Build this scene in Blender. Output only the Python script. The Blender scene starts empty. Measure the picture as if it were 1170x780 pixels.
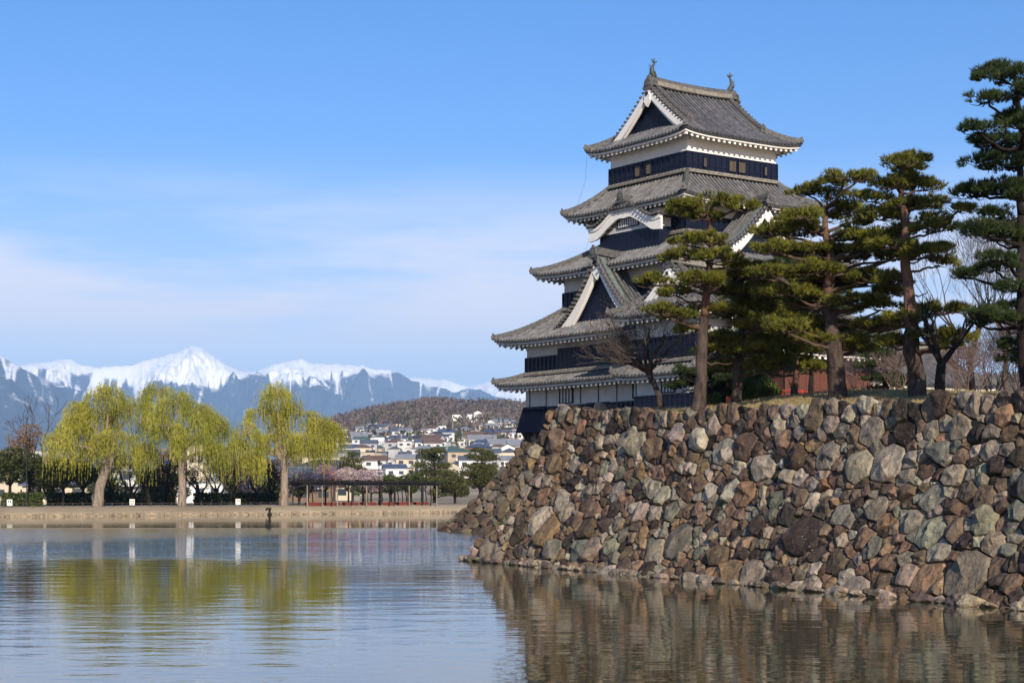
import bpy, math, random
import numpy as np
from mathutils import Vector, Matrix, noise, Euler
R = math.radians
random.seed(7); rng = np.random.default_rng(7)
C = bpy.context.scene.collection
# ---------------------------------------------------------------- camera, world, sun, exposure
F = 1950.0; HZ = 563.0; CAMZ = 2.6
cam = bpy.data.cameras.new('camera'); camo = bpy.data.objects.new('camera', cam); C.objects.link(camo)
camo.location = (0, 0, CAMZ); camo.rotation_euler = (R(90), 0, 0)
cam.sensor_width = 36; cam.lens = 36*F/1170; cam.shift_y = (HZ-390)/1170; cam.clip_start = .5; cam.clip_end = 80000
bpy.context.scene.camera = camo
SUN_AZ = math.atan2(.22, -.975)      # from +Y clockwise
SUN_EL = R(25)
w = bpy.data.worlds.new('World'); bpy.context.scene.world = w; w.use_nodes = True
nt = w.node_tree; bg = nt.nodes['Background']
sky = nt.nodes.new('ShaderNodeTexSky'); sky.sky_type = 'NISHITA'; sky.sun_disc = False
sky.sun_elevation = SUN_EL; sky.sun_rotation = SUN_AZ; sky.altitude = 600
sky.air_density = 1.0; sky.dust_density = .25; sky.ozone_density = 3.0
tc = nt.nodes.new('ShaderNodeTexCoord'); mp = nt.nodes.new('ShaderNodeMapping'); mp.inputs['Scale'].default_value = (1.9, 1.9, 13.0)
ns = nt.nodes.new('ShaderNodeTexNoise'); ns.inputs['Scale'].default_value = 1.7; ns.inputs['Detail'].default_value = 5; ns.inputs['Roughness'].default_value = .56
mp.inputs['Location'].default_value = (3.1, 0.4, -.3)
sx = nt.nodes.new('ShaderNodeSeparateXYZ')
band = nt.nodes.new('ShaderNodeMapRange'); band.interpolation_type = 'SMOOTHSTEP'
band.inputs[1].default_value = .20; band.inputs[2].default_value = .12; band.inputs[3].default_value = 0; band.inputs[4].default_value = 1
band2 = nt.nodes.new('ShaderNodeMapRange'); band2.interpolation_type = 'SMOOTHSTEP'
band2.inputs[1].default_value = .055; band2.inputs[2].default_value = .11; band2.inputs[3].default_value = 0.25; band2.inputs[4].default_value = 1
cr = nt.nodes.new('ShaderNodeMapRange'); cr.interpolation_type = 'SMOOTHSTEP'
cr.inputs[1].default_value = .33; cr.inputs[2].default_value = .56; cr.inputs[3].default_value = .18; cr.inputs[4].default_value = .9
m1 = nt.nodes.new('ShaderNodeMath'); m1.operation = 'MULTIPLY'; m2 = nt.nodes.new('ShaderNodeMath'); m2.operation = 'MULTIPLY'
hs = nt.nodes.new('ShaderNodeHueSaturation'); hs.inputs['Saturation'].default_value = 1.33; hs.inputs['Hue'].default_value = .495
mx = nt.nodes.new('ShaderNodeMix'); mx.data_type = 'RGBA'; mx.inputs[7].default_value = (8.4, 8.0, 8.4, 1)
L = nt.links.new
L(tc.outputs['Generated'], mp.inputs[0]); L(mp.outputs[0], ns.inputs['Vector']); L(tc.outputs['Generated'], sx.inputs[0])
L(sx.outputs[2], band.inputs[0]); L(sx.outputs[2], band2.inputs[0]); L(ns.outputs[0], cr.inputs[0])
L(cr.outputs[0], m1.inputs[0]); L(band.outputs[0], m1.inputs[1]); L(m1.outputs[0], m2.inputs[0]); L(band2.outputs[0], m2.inputs[1])
tn = nt.nodes.new('ShaderNodeMix'); tn.data_type = 'RGBA'; tn.blend_type = 'MULTIPLY'; tn.inputs[0].default_value = 1; tn.inputs[7].default_value = (1.13, 1.0, 1.12, 1); L(sky.outputs[0], tn.inputs[6])
L(tn.outputs[2], hs.inputs['Color']); L(hs.outputs[0], mx.inputs[6]); L(m2.outputs[0], mx.inputs[0]); L(mx.outputs[2], bg.inputs['Color'])
bg.inputs['Strength'].default_value = .099
sun = bpy.data.lights.new('sun', 'SUN'); sun.energy = 5.0; sun.angle = R(.5); sun.color = (1, .885, .73)
suno = bpy.data.objects.new('sun', sun); C.objects.link(suno)
sdir = Vector((math.sin(SUN_AZ)*math.cos(SUN_EL), math.cos(SUN_AZ)*math.cos(SUN_EL), math.sin(SUN_EL)))
suno.rotation_euler = sdir.to_track_quat('Z', 'Y').to_euler()
vs = bpy.context.scene.view_settings; vs.view_transform = 'Standard'; vs.look = 'None'; vs.gamma = 1; vs.exposure = .44
bpy.context.scene.cycles.max_bounces = 6; bpy.context.scene.cycles.volume_bounces = 2
bpy.context.scene.cycles.transparent_max_bounces = 4

def at(px, Y, py=None):
    """pixel of the 1170 wide photograph -> world point at distance Y"""
    x = (px-585)/F*Y
    return Vector((x, Y, CAMZ+(HZ-py)/F*Y)) if py is not None else x

# ---------------------------------------------------------------- materials
def mat(name, col, rough=.8, spec=.3, var=0., vscale=3., col2=None, bump=0., bscale=20., attr=None, stretch=None, metal=0, detail=4, objspace=True, spots=None):
    m = bpy.data.materials.new(name); m.use_nodes = True; t = m.node_tree; b = t.nodes['Principled BSDF']
    b.inputs['Roughness'].default_value = rough; b.inputs['Specular IOR Level'].default_value = spec; b.inputs['Metallic'].default_value = metal
    k = t.links.new
    tcn = t.nodes.new('ShaderNodeTexCoord'); src = tcn.outputs['Object']
    if stretch:
        mpn = t.nodes.new('ShaderNodeMapping'); mpn.inputs['Scale'].default_value = stretch; k(src, mpn.inputs[0]); src = mpn.outputs[0]
    base = None
    if attr:
        a = t.nodes.new('ShaderNodeAttribute'); a.attribute_name = attr; base = a.outputs['Color']
    if col2 is None: col2 = tuple(c*(1-var) for c in col)
    n = t.nodes.new('ShaderNodeTexNoise'); n.inputs['Scale'].default_value = vscale; n.inputs['Detail'].default_value = detail; n.inputs['Roughness'].default_value = .65
    k(src, n.inputs['Vector'])
    r = t.nodes.new('ShaderNodeMapRange'); r.inputs[1].default_value = .35; r.inputs[2].default_value = .65; k(n.outputs[0], r.inputs[0])
    x = t.nodes.new('ShaderNodeMix'); x.data_type = 'RGBA'; k(r.outputs[0], x.inputs[0])
    if base is not None:
        mu = t.nodes.new('ShaderNodeMix'); mu.data_type = 'RGBA'; mu.blend_type = 'MULTIPLY'; mu.inputs[0].default_value = 1
        x.inputs[6].default_value = (*col, 1); x.inputs[7].default_value = (*col2, 1)
        k(base, mu.inputs[6]); k(x.outputs[2], mu.inputs[7]); out = mu.outputs[2]
    else:
        x.inputs[6].default_value = (*col, 1); x.inputs[7].default_value = (*col2, 1); out = x.outputs[2]
    if spots:
        n3 = t.nodes.new('ShaderNodeTexNoise'); n3.inputs['Scale'].default_value = spots[0]; n3.inputs['Detail'].default_value = 6; n3.inputs['Roughness'].default_value = .75; k(tcn.outputs['Object'], n3.inputs['Vector'])
        r3 = t.nodes.new('ShaderNodeMapRange'); r3.inputs[1].default_value = spots[1]; r3.inputs[2].default_value = spots[1]+.08; k(n3.outputs[0], r3.inputs[0])
        r3.inputs[4].default_value = spots[3]
        x3 = t.nodes.new('ShaderNodeMix'); x3.data_type = 'RGBA'; k(r3.outputs[0], x3.inputs[0]); k(out, x3.inputs[6]); x3.inputs[7].default_value = (*spots[2], 1); out = x3.outputs[2]
    k(out, b.inputs['Base Color'])
    if bump:
        n2 = t.nodes.new('ShaderNodeTexNoise'); n2.inputs['Scale'].default_value = bscale; n2.inputs['Detail'].default_value = 5; n2.inputs['Roughness'].default_value = .65; k(src, n2.inputs['Vector'])
        bn = t.nodes.new('ShaderNodeBump'); bn.inputs['Strength'].default_value = 1; bn.inputs['Distance'].default_value = bump; k(n2.outputs[0], bn.inputs['Height']); k(bn.outputs[0], b.inputs['Normal'])
    return m
M = {}
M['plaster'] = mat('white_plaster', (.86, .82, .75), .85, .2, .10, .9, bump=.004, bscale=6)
M['plaster2'] = mat('shaded_plaster', (.62, .60, .57), .85, .2, .18, 1.2, bump=.004, bscale=6)  # grey of the eave shade put into the plaster colour
M['lacquer'] = mat('black_lacquered_boards', (.008, .012, .030), .5, .26, .35, 5, stretch=(3, 3, .5), bump=.003, bscale=20)
M['chute'] = mat('black_chute_boards', (.004, .006, .018), .7, .1, .3, 5)
M['darkwood'] = mat('dark_wood', (.030, .026, .026), .6, .3, .4, 6)
M['soffit'] = mat('soffit', (.10, .09, .085), .9, .1, .3, 4)
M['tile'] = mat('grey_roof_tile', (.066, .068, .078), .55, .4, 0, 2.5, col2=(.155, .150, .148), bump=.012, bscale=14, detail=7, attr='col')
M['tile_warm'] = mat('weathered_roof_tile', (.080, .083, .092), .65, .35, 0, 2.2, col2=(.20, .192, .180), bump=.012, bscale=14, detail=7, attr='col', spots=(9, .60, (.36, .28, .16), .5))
M['ridge'] = mat('ridge_tile', (.052, .052, .056), .6, .4, 0, 6, col2=(.15, .14, .125), bump=.02, bscale=12, detail=7)
M['ridge_pale'] = mat('pale_ridge_mortar', (.30, .27, .22), .8, .2, .5, 5, bump=.02, bscale=12)
M['bronze'] = mat('old_bronze', (.09, .10, .09), .6, .4, .5, 8)
M['copper'] = mat('green_copper', (.16, .22, .19), .6, .3, .4, 3)
M['winbrown'] = mat('window_shutter_wood', (.16, .125, .085), .7, .3, .4, 8, stretch=(6, 6, 1))
M['redwood'] = mat('red_brown_panels', (.16, .062, .040), .6, .3, .35, 5, stretch=(1, 1, 5))
M['vermilion'] = mat('vermilion_paint', (.42, .055, .03), .6, .3, .3, 4)
M['redcloth'] = mat('red_bench_cloth', (.19, .042, .028), .85, .2, .4, 2)
M['rock'] = mat('rubble_stone', (1.28, 1.20, 1.08), .88, .25, 0, 4.5, col2=(.60, .54, .49), bump=.09, bscale=6, attr='col', detail=8, spots=(11, .60, (.46, .44, .40), .7))
M['rockfar'] = mat('foundation_stone', (1.1, 1.08, 1.05), .88, .2, 0, 2.5, col2=(.62, .58, .55), bump=.06, bscale=4, attr='col', detail=6)
M['dirt'] = mat('wall_fill_dirt', (.075, .06, .048), .95, .1, .5, 4)
M['drygrass'] = mat('dry_grass', (.46, .35, .18), .95, .1, 0, 1.1, col2=(.24, .19, .09), bump=.05, bscale=25, detail=8)
M['bark'] = mat('pine_bark', (.115, .085, .070), .95, .15, 0, 3, col2=(.035, .027, .025), bump=.06, bscale=9, stretch=(2.2, 2.2, .6), detail=6)
M['barkred'] = mat('red_pine_bark', (.19, .105, .068), .9, .2, 0, 3, col2=(.085, .052, .040), bump=.04, bscale=9, stretch=(2, 2, .7), detail=6)
M['barkdark'] = mat('dark_bark', (.030, .024, .022), .95, .15, .5, 4, bump=.04, bscale=9)
M['pinelimb'] = mat('pine_limb_bark', (.13, .085, .06), .9, .2, .5, 3, bump=.02, bscale=9)
M['barkgrey'] = mat('grey_branch', (.19, .15, .12), .9, .15, .45, 3, bump=.02, bscale=9)
M['twig'] = mat('brown_twigs', (.11, .088, .072), .9, .15, .45, 2)
M['twigpink'] = mat('budding_twigs', (.25, .175, .155), .9, .15, .4, 2)
M['willowbark'] = mat('willow_bark', (.33, .26, .20), .95, .15, .5, 2, bump=.05, bscale=5, stretch=(2, 2, .5))

def leafmat(name, c1, c2, vs_=1.5, attr=True, trans=.22, rough=.6):
    m = bpy.data.materials.new(name); m.use_nodes = True; t = m.node_tree; b = t.nodes['Principled BSDF']; k = t.links.new
    b.inputs['Roughness'].default_value = rough; b.inputs['Specular IOR Level'].default_value = .25
    tcn = t.nodes.new('ShaderNodeTexCoord'); n = t.nodes.new('ShaderNodeTexNoise'); n.inputs['Scale'].default_value = vs_; n.inputs['Detail'].default_value = 4
    k(tcn.outputs['Object'], n.inputs['Vector'])
    a = t.nodes.new('ShaderNodeAttribute'); a.attribute_name = 'rnd'
    ad = t.nodes.new('ShaderNodeMath'); ad.operation = 'MULTIPLY_ADD'; ad.inputs[1].default_value = .5; k(a.outputs['Fac'], ad.inputs[0]); k(n.outputs[0], ad.inputs[2])
    r = t.nodes.new('ShaderNodeMapRange'); r.inputs[1].default_value = .45; r.inputs[2].default_value = 1.05; k(ad.outputs[0], r.inputs[0])
    x = t.nodes.new('ShaderNodeMix'); x.data_type = 'RGBA'; k(r.outputs[0], x.inputs[0]); x.inputs[6].default_value = (*c1, 1); x.inputs[7].default_value = (*c2, 1)
    k(x.outputs[2], b.inputs['Base Color'])
    tr = t.nodes.new('ShaderNodeBsdfTranslucent'); k(x.outputs[2], tr.inputs['Color'])
    ms = t.nodes.new('ShaderNodeMixShader'); ms.inputs[0].default_value = trans
    k(b.outputs[0], ms.inputs[1]); k(tr.outputs[0], ms.inputs[2]); k(ms.outputs[0], t.nodes['Material Output'].inputs['Surface'])
    return m
M['pine'] = leafmat('pine_needles', (.022, .031, .008), (.25, .24, .030))
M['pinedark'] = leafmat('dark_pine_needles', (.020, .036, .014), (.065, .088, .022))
M['pinefar'] = leafmat('far_pine_needles', (.045, .055, .016), (.115, .115, .030))
M['bush'] = leafmat('clipped_bush_leaves', (.040, .065, .015), (.13, .17, .035))
M['hedge'] = leafmat('hedge_leaves', (.035, .055, .014), (.10, .12, .030), .8)
M['willow'] = leafmat('willow_leaves', (.18, .185, .022), (.56, .52, .085), .35, trans=.4)
M['willow2'] = leafmat('willow_leaves_green', (.16, .175, .022), (.52, .50, .080), .35, trans=.4)
M['evergreen'] = leafmat('evergreen_leaves', (.030, .042, .014), (.085, .095, .028), .6)
M['rustleaf'] = leafmat('rusty_new_leaves', (.16, .09, .035), (.28, .17, .07), .8)
M['blossom'] = leafmat('plum_blossom', (.36, .25, .25), (.62, .47, .48), .6)
M['blossompink'] = leafmat('dark_pink_blossom', (.30, .13, .17), (.50, .27, .32), .6)
M['wood_far'] = leafmat('bare_hill_wood', (.060, .045, .042), (.20, .150, .125), .012, trans=.1)

# ---------------------------------------------------------------- mesh helpers
class MB:
    def __init__(s): s.v = []; s.f = []; s.c = []; s.col = None
    def add(s, vs_, fs_):
        o = len(s.v); s.v.extend([tuple(p) for p in vs_]); s.f.extend([tuple(i+o for i in f) for f in fs_])
        if s.col is not None: s.c.extend([s.col]*len(vs_))
    def box(s, c, d, rz=0, top=1.0):
        x, y, z = d[0]/2, d[1]/2, d[2]/2; cs, sn = math.cos(rz), math.sin(rz); P = []
        for k in (-1, 1):
            q = top if k > 0 else 1
            for a, b in ((-1, -1), (1, -1), (1, 1), (-1, 1)):
                X, Y = a*x*q, b*y*q; P.append((c[0]+X*cs-Y*sn, c[1]+X*sn+Y*cs, c[2]+k*z))
        s.add(P, [(3, 2, 1, 0), (4, 5, 6, 7), (0, 1, 5, 4), (1, 2, 6, 5), (2, 3, 7, 6), (3, 0, 4, 7)])
    def tube(s, pts, rad, n=8, cap=True):
        pts = [Vector(p) for p in pts]; m = len(pts); P = []
        if not hasattr(rad, '__len__'): rad = [rad]*m
        up = None
        for i, p in enumerate(pts):
            t = (pts[min(i+1, m-1)]-pts[max(i-1, 0)])
            if t.length < 1e-9: t = Vector((0, 0, 1))
            t.normalize()
            if up is None: up = t.orthogonal().normalized()
            else:
                up = up - t*up.dot(t)
                up = up.normalized() if up.length > 1e-6 else t.orthogonal().normalized()
            w_ = t.cross(up)
            for j in range(n):
                a = 2*math.pi*j/n; P.append(p+(up*math.cos(a)+w_*math.sin(a))*rad[i])
        fs = []
        for i in range(m-1):
            for j in range(n): fs.append((i*n+j, i*n+(j+1) % n, (i+1)*n+(j+1) % n, (i+1)*n+j))
        if cap: fs.append(tuple(range((m-1)*n, m*n))); fs.append(tuple(range(n-1, -1, -1)))
        s.add(P, fs)
    def sweep(s, path, prof, side, upv=Vector((0, 0, 1)), closed=True, cap=True):
        """path: points; prof: (a,b) list, a along side vector, b along up"""
        P = []; n = len(prof)
        for i, p in enumerate(path):
            p = Vector(p)
            sd = side(i) if callable(side) else side
            for a, b in prof: P.append(p+Vector(sd)*a+upv*b)
        fs = []
        for i in range(len(path)-1):
            for j in range(n if closed else n-1):
                fs.append((i*n+j, i*n+(j+1) % n, (i+1)*n+(j+1) % n, (i+1)*n+j))
        if cap and closed: fs.append(tuple(range(n-1, -1, -1))); fs.append(tuple(range((len(path)-1)*n, len(path)*n)))
        s.add(P, fs)
    def grid(s, P, nu, nv, flip=False):
        fs = []
        for i in range(nu-1):
            for j in range(nv-1):
                q = (i*nv+j, (i+1)*nv+j, (i+1)*nv+j+1, i*nv+j+1); fs.append(q[::-1] if flip else q)
        s.add(P, fs)
    def prism(s, poly, ext):
        """poly 3D points, ext vector"""
        n = len(poly); e = Vector(ext)
        P = [Vector(p) for p in poly]+[Vector(p)+e for p in poly]
        fs = [tuple(range(n-1, -1, -1)), tuple(range(n, 2*n))]+[(j, (j+1) % n, n+(j+1) % n, n+j) for j in range(n)]
        s.add(P, fs)
    def build(s, name, m, parent=None, smooth=False, sharp=None):
        me = bpy.data.meshes.new(name); me.from_pydata(s.v, [], s.f); me.update()
        if s.c:
            a = me.color_attributes.new('col', 'FLOAT_COLOR', 'POINT'); a.data.foreach_set('color', np.array([(*c, 1) for c in s.c], dtype=np.float32).ravel())
        me.materials.append(m if not isinstance(m, str) else M[m])
        if smooth:
            me.shade_smooth()
            if sharp: me.set_sharp_from_angle(angle=R(sharp))
        o = bpy.data.objects.new(name, me); C.objects.link(o)
        if parent: o.parent = parent
        return o
def np_mesh(name, V, Fc, m, parent=None, rnd=None, smooth=False):
    """V (n,3), Fc (k,3 or 4) arrays"""
    me = bpy.data.meshes.new(name); V = np.asarray(V, np.float32); Fc = np.asarray(Fc, np.int32); k, q = Fc.shape
    me.vertices.add(len(V)); me.vertices.foreach_set('co', V.ravel())
    me.loops.add(k*q); me.loops.foreach_set('vertex_index', Fc.ravel())
    me.polygons.add(k); me.polygons.foreach_set('loop_start', np.arange(0, k*q, q, dtype=np.int32)); me.polygons.foreach_set('loop_total', np.full(k, q, np.int32))
    me.update(calc_edges=True); me.validate()
    if rnd is not None:
        a = me.attributes.new('rnd', 'FLOAT', 'POINT'); a.data.foreach_set('value', np.asarray(rnd, np.float32))
    me.materials.append(M[m])
    if smooth: me.shade_smooth()
    o = bpy.data.objects.new(name, me); C.objects.link(o)
    if parent: o.parent = parent
    return o
def tag(o, label=None, cat=None, group=None, kind=None):
    if label: o['label'] = label
    if cat: o['category'] = cat
    if group: o['group'] = group
    if kind: o['kind'] = kind
    return o
def empty(name, loc=(0, 0, 0), rz=0):
    o = bpy.data.objects.new(name, None); C.objects.link(o); o.location = loc; o.rotation_euler = (0, 0, rz); return o
def smooth01(x): x = min(1, max(0, x)); return x*x*(3-2*x)
def interp(x, pts):
    if x <= pts[0][0]: return pts[0][1]
    for a, b in zip(pts, pts[1:]):
        if x <= b[0]: return a[1]+(b[1]-a[1])*(x-a[0])/(b[0]-a[0])
    return pts[-1][1]
def leaves(V0, n_each, size, wid, dirs, spread, tri=True):
    """V0 (k,3) centres; returns triangles blades around each centre; dirs (k,3) mean direction"""
    k = len(V0); c = np.repeat(V0, n_each, 0); d = np.repeat(dirs, n_each, 0)+rng.normal(0, spread, (k*n_each, 3))
    d /= np.linalg.norm(d, axis=1)[:, None]+1e-9
    r = rng.normal(0, 1, (k*n_each, 3)); sd = np.cross(d, r); sd /= np.linalg.norm(sd, axis=1)[:, None]+1e-9
    ln = size*rng.uniform(.7, 1.25, (k*n_each, 1)); wd = wid*rng.uniform(.7, 1.3, (k*n_each, 1))
    V = np.stack([c-sd*wd, c+sd*wd, c+d*ln], 1).reshape(-1, 3)
    Fc = np.arange(k*n_each*3).reshape(-1, 3)
    rn = np.repeat(np.repeat(rng.uniform(0, 1, k), n_each), 3)
    return V, Fc, rn
def leafquads(c, size, wid, dirs, spread):
    k = len(c); d = dirs+rng.normal(0, spread, (k, 3)); d /= np.linalg.norm(d, axis=1)[:, None]+1e-9
    r = rng.normal(0, 1, (k, 3)); sd = np.cross(d, r); sd /= np.linalg.norm(sd, axis=1)[:, None]+1e-9
    s_ = size*rng.uniform(.7, 1.3, (k, 1)); w_ = wid*rng.uniform(.7, 1.3, (k, 1))
    V = np.stack([c-d*s_, c+sd*w_, c+d*s_, c-sd*w_], 1).reshape(-1, 3)
    return V, np.arange(k*4).reshape(-1, 4), np.repeat(rng.uniform(0, 1, k), 4)
# ================================================================ SETTING
def bankY(a): return 230.0/(1-.8*max(-.9, min(a, 0)))
HF = [(150, .05), (300, .22), (385, .80), (430, .90), (490, .985), (600, .94), (760, 1.05), (1000, 1.22), (1170, 1.28), (1700, 1.1)]
HB = [(350, 1.1), (500, 4.0), (600, 7), (750, 13), (900, 21), (1200, 40), (1500, 62), (1900, 92), (2250, 121), (2600, 118), (4000, 60), (8000, 0)]
def gz(a, Y):
    off = Y-bankY(a)
    if off < 3.2: return interp(off, [(-.01, -.6), (0, -.5), (.06, .34), (1.9, .98), (3.0, 1.05)])
    if Y < 350: return 1.08
    px = 585+F*a; h = 1.08+(interp(Y, HB)-1.1)*interp(px, HF)
    h += noise.noise(Vector((a*Y*.004, Y*.003, 1)))*min(7, (Y-350)*.006)*max(0, 1-Y/9000)
    return h
mb = MB(); cols_ = 260; offs = [0, .06, .6, 1.2, 1.9, 3, 6, 20, 60, 100]+[100+60*k for k in range(1, 40)]+[2700, 3300, 4200, 6000, 9000, 15000, 26000, 40000]
P = []
for i in range(cols_):
    a = -.75+1.5*i/(cols_-1)
    for o_ in offs:
        Y = bankY(a)+o_; jit = 0 if o_ > 3 else .12*noise.noise(Vector((a*400, o_, 0)))
        P.append((a*Y, Y, gz(a, Y)+(jit if o_ > 0 else 0)))
mb.grid(P, cols_, len(offs))
gm = mat('town_ground', (.42, .34, .23), .95, .1, 0, .02, col2=(.20, .16, .11), bump=.03, bscale=3, detail=9)
tag(mb.build('ground', gm, smooth=True), kind='structure')
# low stone edging along the far waterline
eb_ = MB(); eb_.col = (1, 1, 1); rse = random.Random(3); px_ = -60.0
ed = tag(empty('stone_edging', (-20, 214, 0)), 'low rough stone edging along the waterline of the far bank', 'stone edging')
while px_ < 530:
    wpx = rse.uniform(2.5, 7); a = (px_+wpx/2-585)/F; Y = bankY(a)
    for lv in range(2):
        g = rse.uniform(.7, 1.15); eb_.col = (.34*g, .28*g, .20*g)
        eb_.box((a*Y+20+(rse.uniform(-.2, .2)), Y-.02+lv*.20+rse.uniform(-.1, .1)-214, -.04+lv*.22+rse.uniform(-.08, .06)), (wpx/F*Y*rse.uniform(.9, 1.25), .5, rse.uniform(.24, .36)), math.atan2(.8, 1)*.85, top=rse.uniform(.82, .95))
    px_ += wpx
eb_.build('stones', 'rockfar', ed)['kind'] = 'stuff'
# water
mb = MB(); mb.add([(-400, -120, 0), (400, -120, 0), (400, 300, 0), (-400, 300, 0)], [(0, 1, 2, 3)])
wm = bpy.data.materials.new('moat_water'); wm.use_nodes = True; t = wm.node_tree; b = t.nodes['Principled BSDF']; k = t.links.new
b.inputs['Base Color'].default_value = (.042, .046, .018, 1); b.inputs['Roughness'].default_value = .015; b.inputs['IOR'].default_value = 1.40; b.inputs['Specular IOR Level'].default_value = 1.0
tcn = t.nodes.new('ShaderNodeTexCoord')
def wnoise(scale, st, det=3, rough=.55, rot=0):
    mpn = t.nodes.new('ShaderNodeMapping'); mpn.inputs['Scale'].default_value = st; mpn.inputs['Rotation'].default_value = (0, 0, rot)
    n = t.nodes.new('ShaderNodeTexNoise'); n.inputs['Scale'].default_value = scale; n.inputs['Detail'].default_value = det; n.inputs['Roughness'].default_value = rough
    k(tcn.outputs['Object'], mpn.inputs[0]); k(mpn.outputs[0], n.inputs['Vector']); return n.outputs[0]
def mth(op, a_, b_=None, c_=None):
    n = t.nodes.new('ShaderNodeMath'); n.operation = op
    for i, q in enumerate((a_, b_, c_)):
        if q is None: continue
        if isinstance(q, (int, float)): n.inputs[i].default_value = q
        else: k(q, n.inputs[i])
    return n.outputs[0]
def mrange(x_, a0, a1, b0, b1):
    n = t.nodes.new('ShaderNodeMapRange'); n.interpolation_type = 'SMOOTHSTEP'; k(x_, n.inputs[0])
    for i, q in enumerate((a0, a1, b0, b1)): n.inputs[i+1].default_value = q
    return n.outputs[0]
sp = t.nodes.new('ShaderNodeSeparateXYZ'); k(tcn.outputs['Object'], sp.inputs[0])
big = wnoise(.9, (.55, 1.0, 1), 2, .5, .1); fine = wnoise(3.2, (.45, 1, 1), 3, .6, -.12); huge = wnoise(.035, (.6, 1.4, 1), 2)
# wind zones: distance from the far bank line (calm lee), and calm water under the wall
lee = mth('SUBTRACT', mth('MULTIPLY_ADD', sp.outputs[0], -.8, 230), 0.0)   # placeholder: far bank Y = 230+0.8 X
dfar = mth('SUBTRACT', mth('MULTIPLY_ADD', sp.outputs[0], .8, 230), sp.outputs[1])
farwind = mrange(sp.outputs[1], 121, 129, 1.0, .04)
dw = mth('ADD', mth('MULTIPLY', mth('ADD', sp.outputs[0], 1.6), .905), mth('MULTIPLY', mth('ADD', sp.outputs[1], -65.8), .426))  # <0 in front of the wall
wallcalm = mrange(dw, -34, -12.0, 1.0, .30)
hz_ = mrange(huge, .38, .62, .55, 1.25)
amp = mth('MULTIPLY', mth('MULTIPLY', farwind, wallcalm), hz_)
near = mrange(sp.outputs[1], 52, 88, .50, 6.5)
amp = mth('MULTIPLY', amp, near)
hgt = mth('MULTIPLY', mth('ADD', mth('MULTIPLY', big, .075), mth('MULTIPLY', fine, .020)), amp)
bn = t.nodes.new('ShaderNodeBump'); bn.inputs['Strength'].default_value = 1; bn.inputs['Distance'].default_value = 1; k(hgt, bn.inputs['Height']); k(bn.outputs[0], b.inputs['Normal'])
tag(mb.build('water', wm), kind='structure')

# ---------------------------------------------------------------- mountains
_b = [noise.ridged_multi_fractal(Vector((q*.37, q*.11, 5.)), .85, 2.2, 7, 1.0, 2.0) for q in range(3000)]; MEAN_B = float(np.mean(_b))
_s = [noise.ridged_multi_fractal(Vector((q*.37, q*.11, 5.)), .7, 2.2, 5, 1.0, 2.0) for q in range(3000)]; MEAN_S = float(np.mean(_s))
def mountain(name, sil, Y, wid, seed, snowline, res=.85, A=900, jag=1.0, gul=1.0):
    x0, x1 = sil[0][0], sil[-1][0]; nu = int((x1-x0)/res)+2; nv = 190; P = []; S = []
    for i in range(nu):
        px = x0+(x1-x0)*i/(nu-1); py = interp(px, sil)
        py += 1.5*jag*noise.fractal(Vector((px*.11, seed, 0)), .8, 2.1, 6)
        h = (HZ-py)/F*Y+CAMZ; X = (px-585)/F*Y
        for j in range(nv):
            r = -.1 if j == 0 else (j-1)/(nv-2)
            rr_ = max(0, r); yq = r*wid
            wx = X+420*noise.noise(Vector((X/2600, yq/2600, seed)))+r*900*noise.noise(Vector((X/4200, seed, 5)))
            big = noise.ridged_multi_fractal(Vector((wx/1900, yq/4200, seed*3.1)), .85, 2.2, 7, 1.0, 2.0)   # spurs running down
            sm = noise.ridged_multi_fractal(Vector((wx/520+3, yq/1150, seed*1.7)), .7, 2.2, 5, 1.0, 2.0)
            if r < 0: z = h*.9
            else: z = h*(1-rr_)**1.15*(1-.05*min(1, rr_*8))+A*min(1, rr_*5.5)*(1-rr_)**.5*(big-MEAN_B)*.42+A*.16*min(1, rr_*8)*(1-rr_)*(sm-MEAN_S)
            S.append((z, big, sm, rr_, X, yq)); zc = h*(Y-yq)/Y*(.995-.05*min(1, rr_*4)); z = z if z < zc-120 else zc-120+120*math.tanh((z-zc+120)/120) if z < zc+2000 else zc
            P.append((X*((Y-yq)/Y), Y-yq, max(0, z if r > 0.004 else min(z, h))))
    B = np.array([q[1] for q in S]); Sm = np.array([q[2] for q in S]); out = []
    for (z, big, sm, r, X, yq) in S:
        sl_ = interp(585+F*X/Y, snowline) if isinstance(snowline, list) else snowline
        rel = z-sl_-150*noise.noise(Vector((X/1300, yq/1300, seed+40)))
        bn_, sn_ = (big-MEAN_B)/.34, (sm-MEAN_S)/.37
        wob = 60*noise.noise(Vector((X/300, yq/500, seed)))
        l1 = 1-abs(noise.noise(Vector(((X+wob)/300, yq/2300, seed+51))))*5; l2 = 1-abs(noise.noise(Vector(((X+wob)/120, yq/1500, seed+61))))*4
        patch = noise.noise(Vector((X/700, yq/1400, seed+71)))
        rib = max(0, 1-abs(noise.noise(Vector(((X-wob)/170, yq/900, seed+81))))*6)
        v = .70+rel/230-.16*max(0, sn_)-.55*rib*(1 if rel < 200 else .6)-.25*max(0, patch)*(rel < 260)
        gl = max(0, max(l1, l2*.8)+patch*1.1-.42)*gul
        v2 = (.35+gl*.75)*max(0, 1+rel/820) if rel < 120 else 0
        out.append(min(1.2, max(-.4, v, v2)))
    V = np.array(P); idx = np.arange(nu*nv).reshape(nu, nv)
    Fc = np.stack([idx[:-1, :-1], idx[:-1, 1:], idx[1:, 1:], idx[1:, :-1]], -1).reshape(-1, 4)
    return tag(np_mesh(name, V, Fc, 'mount', rnd=out, smooth=True), kind='structure')
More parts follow.
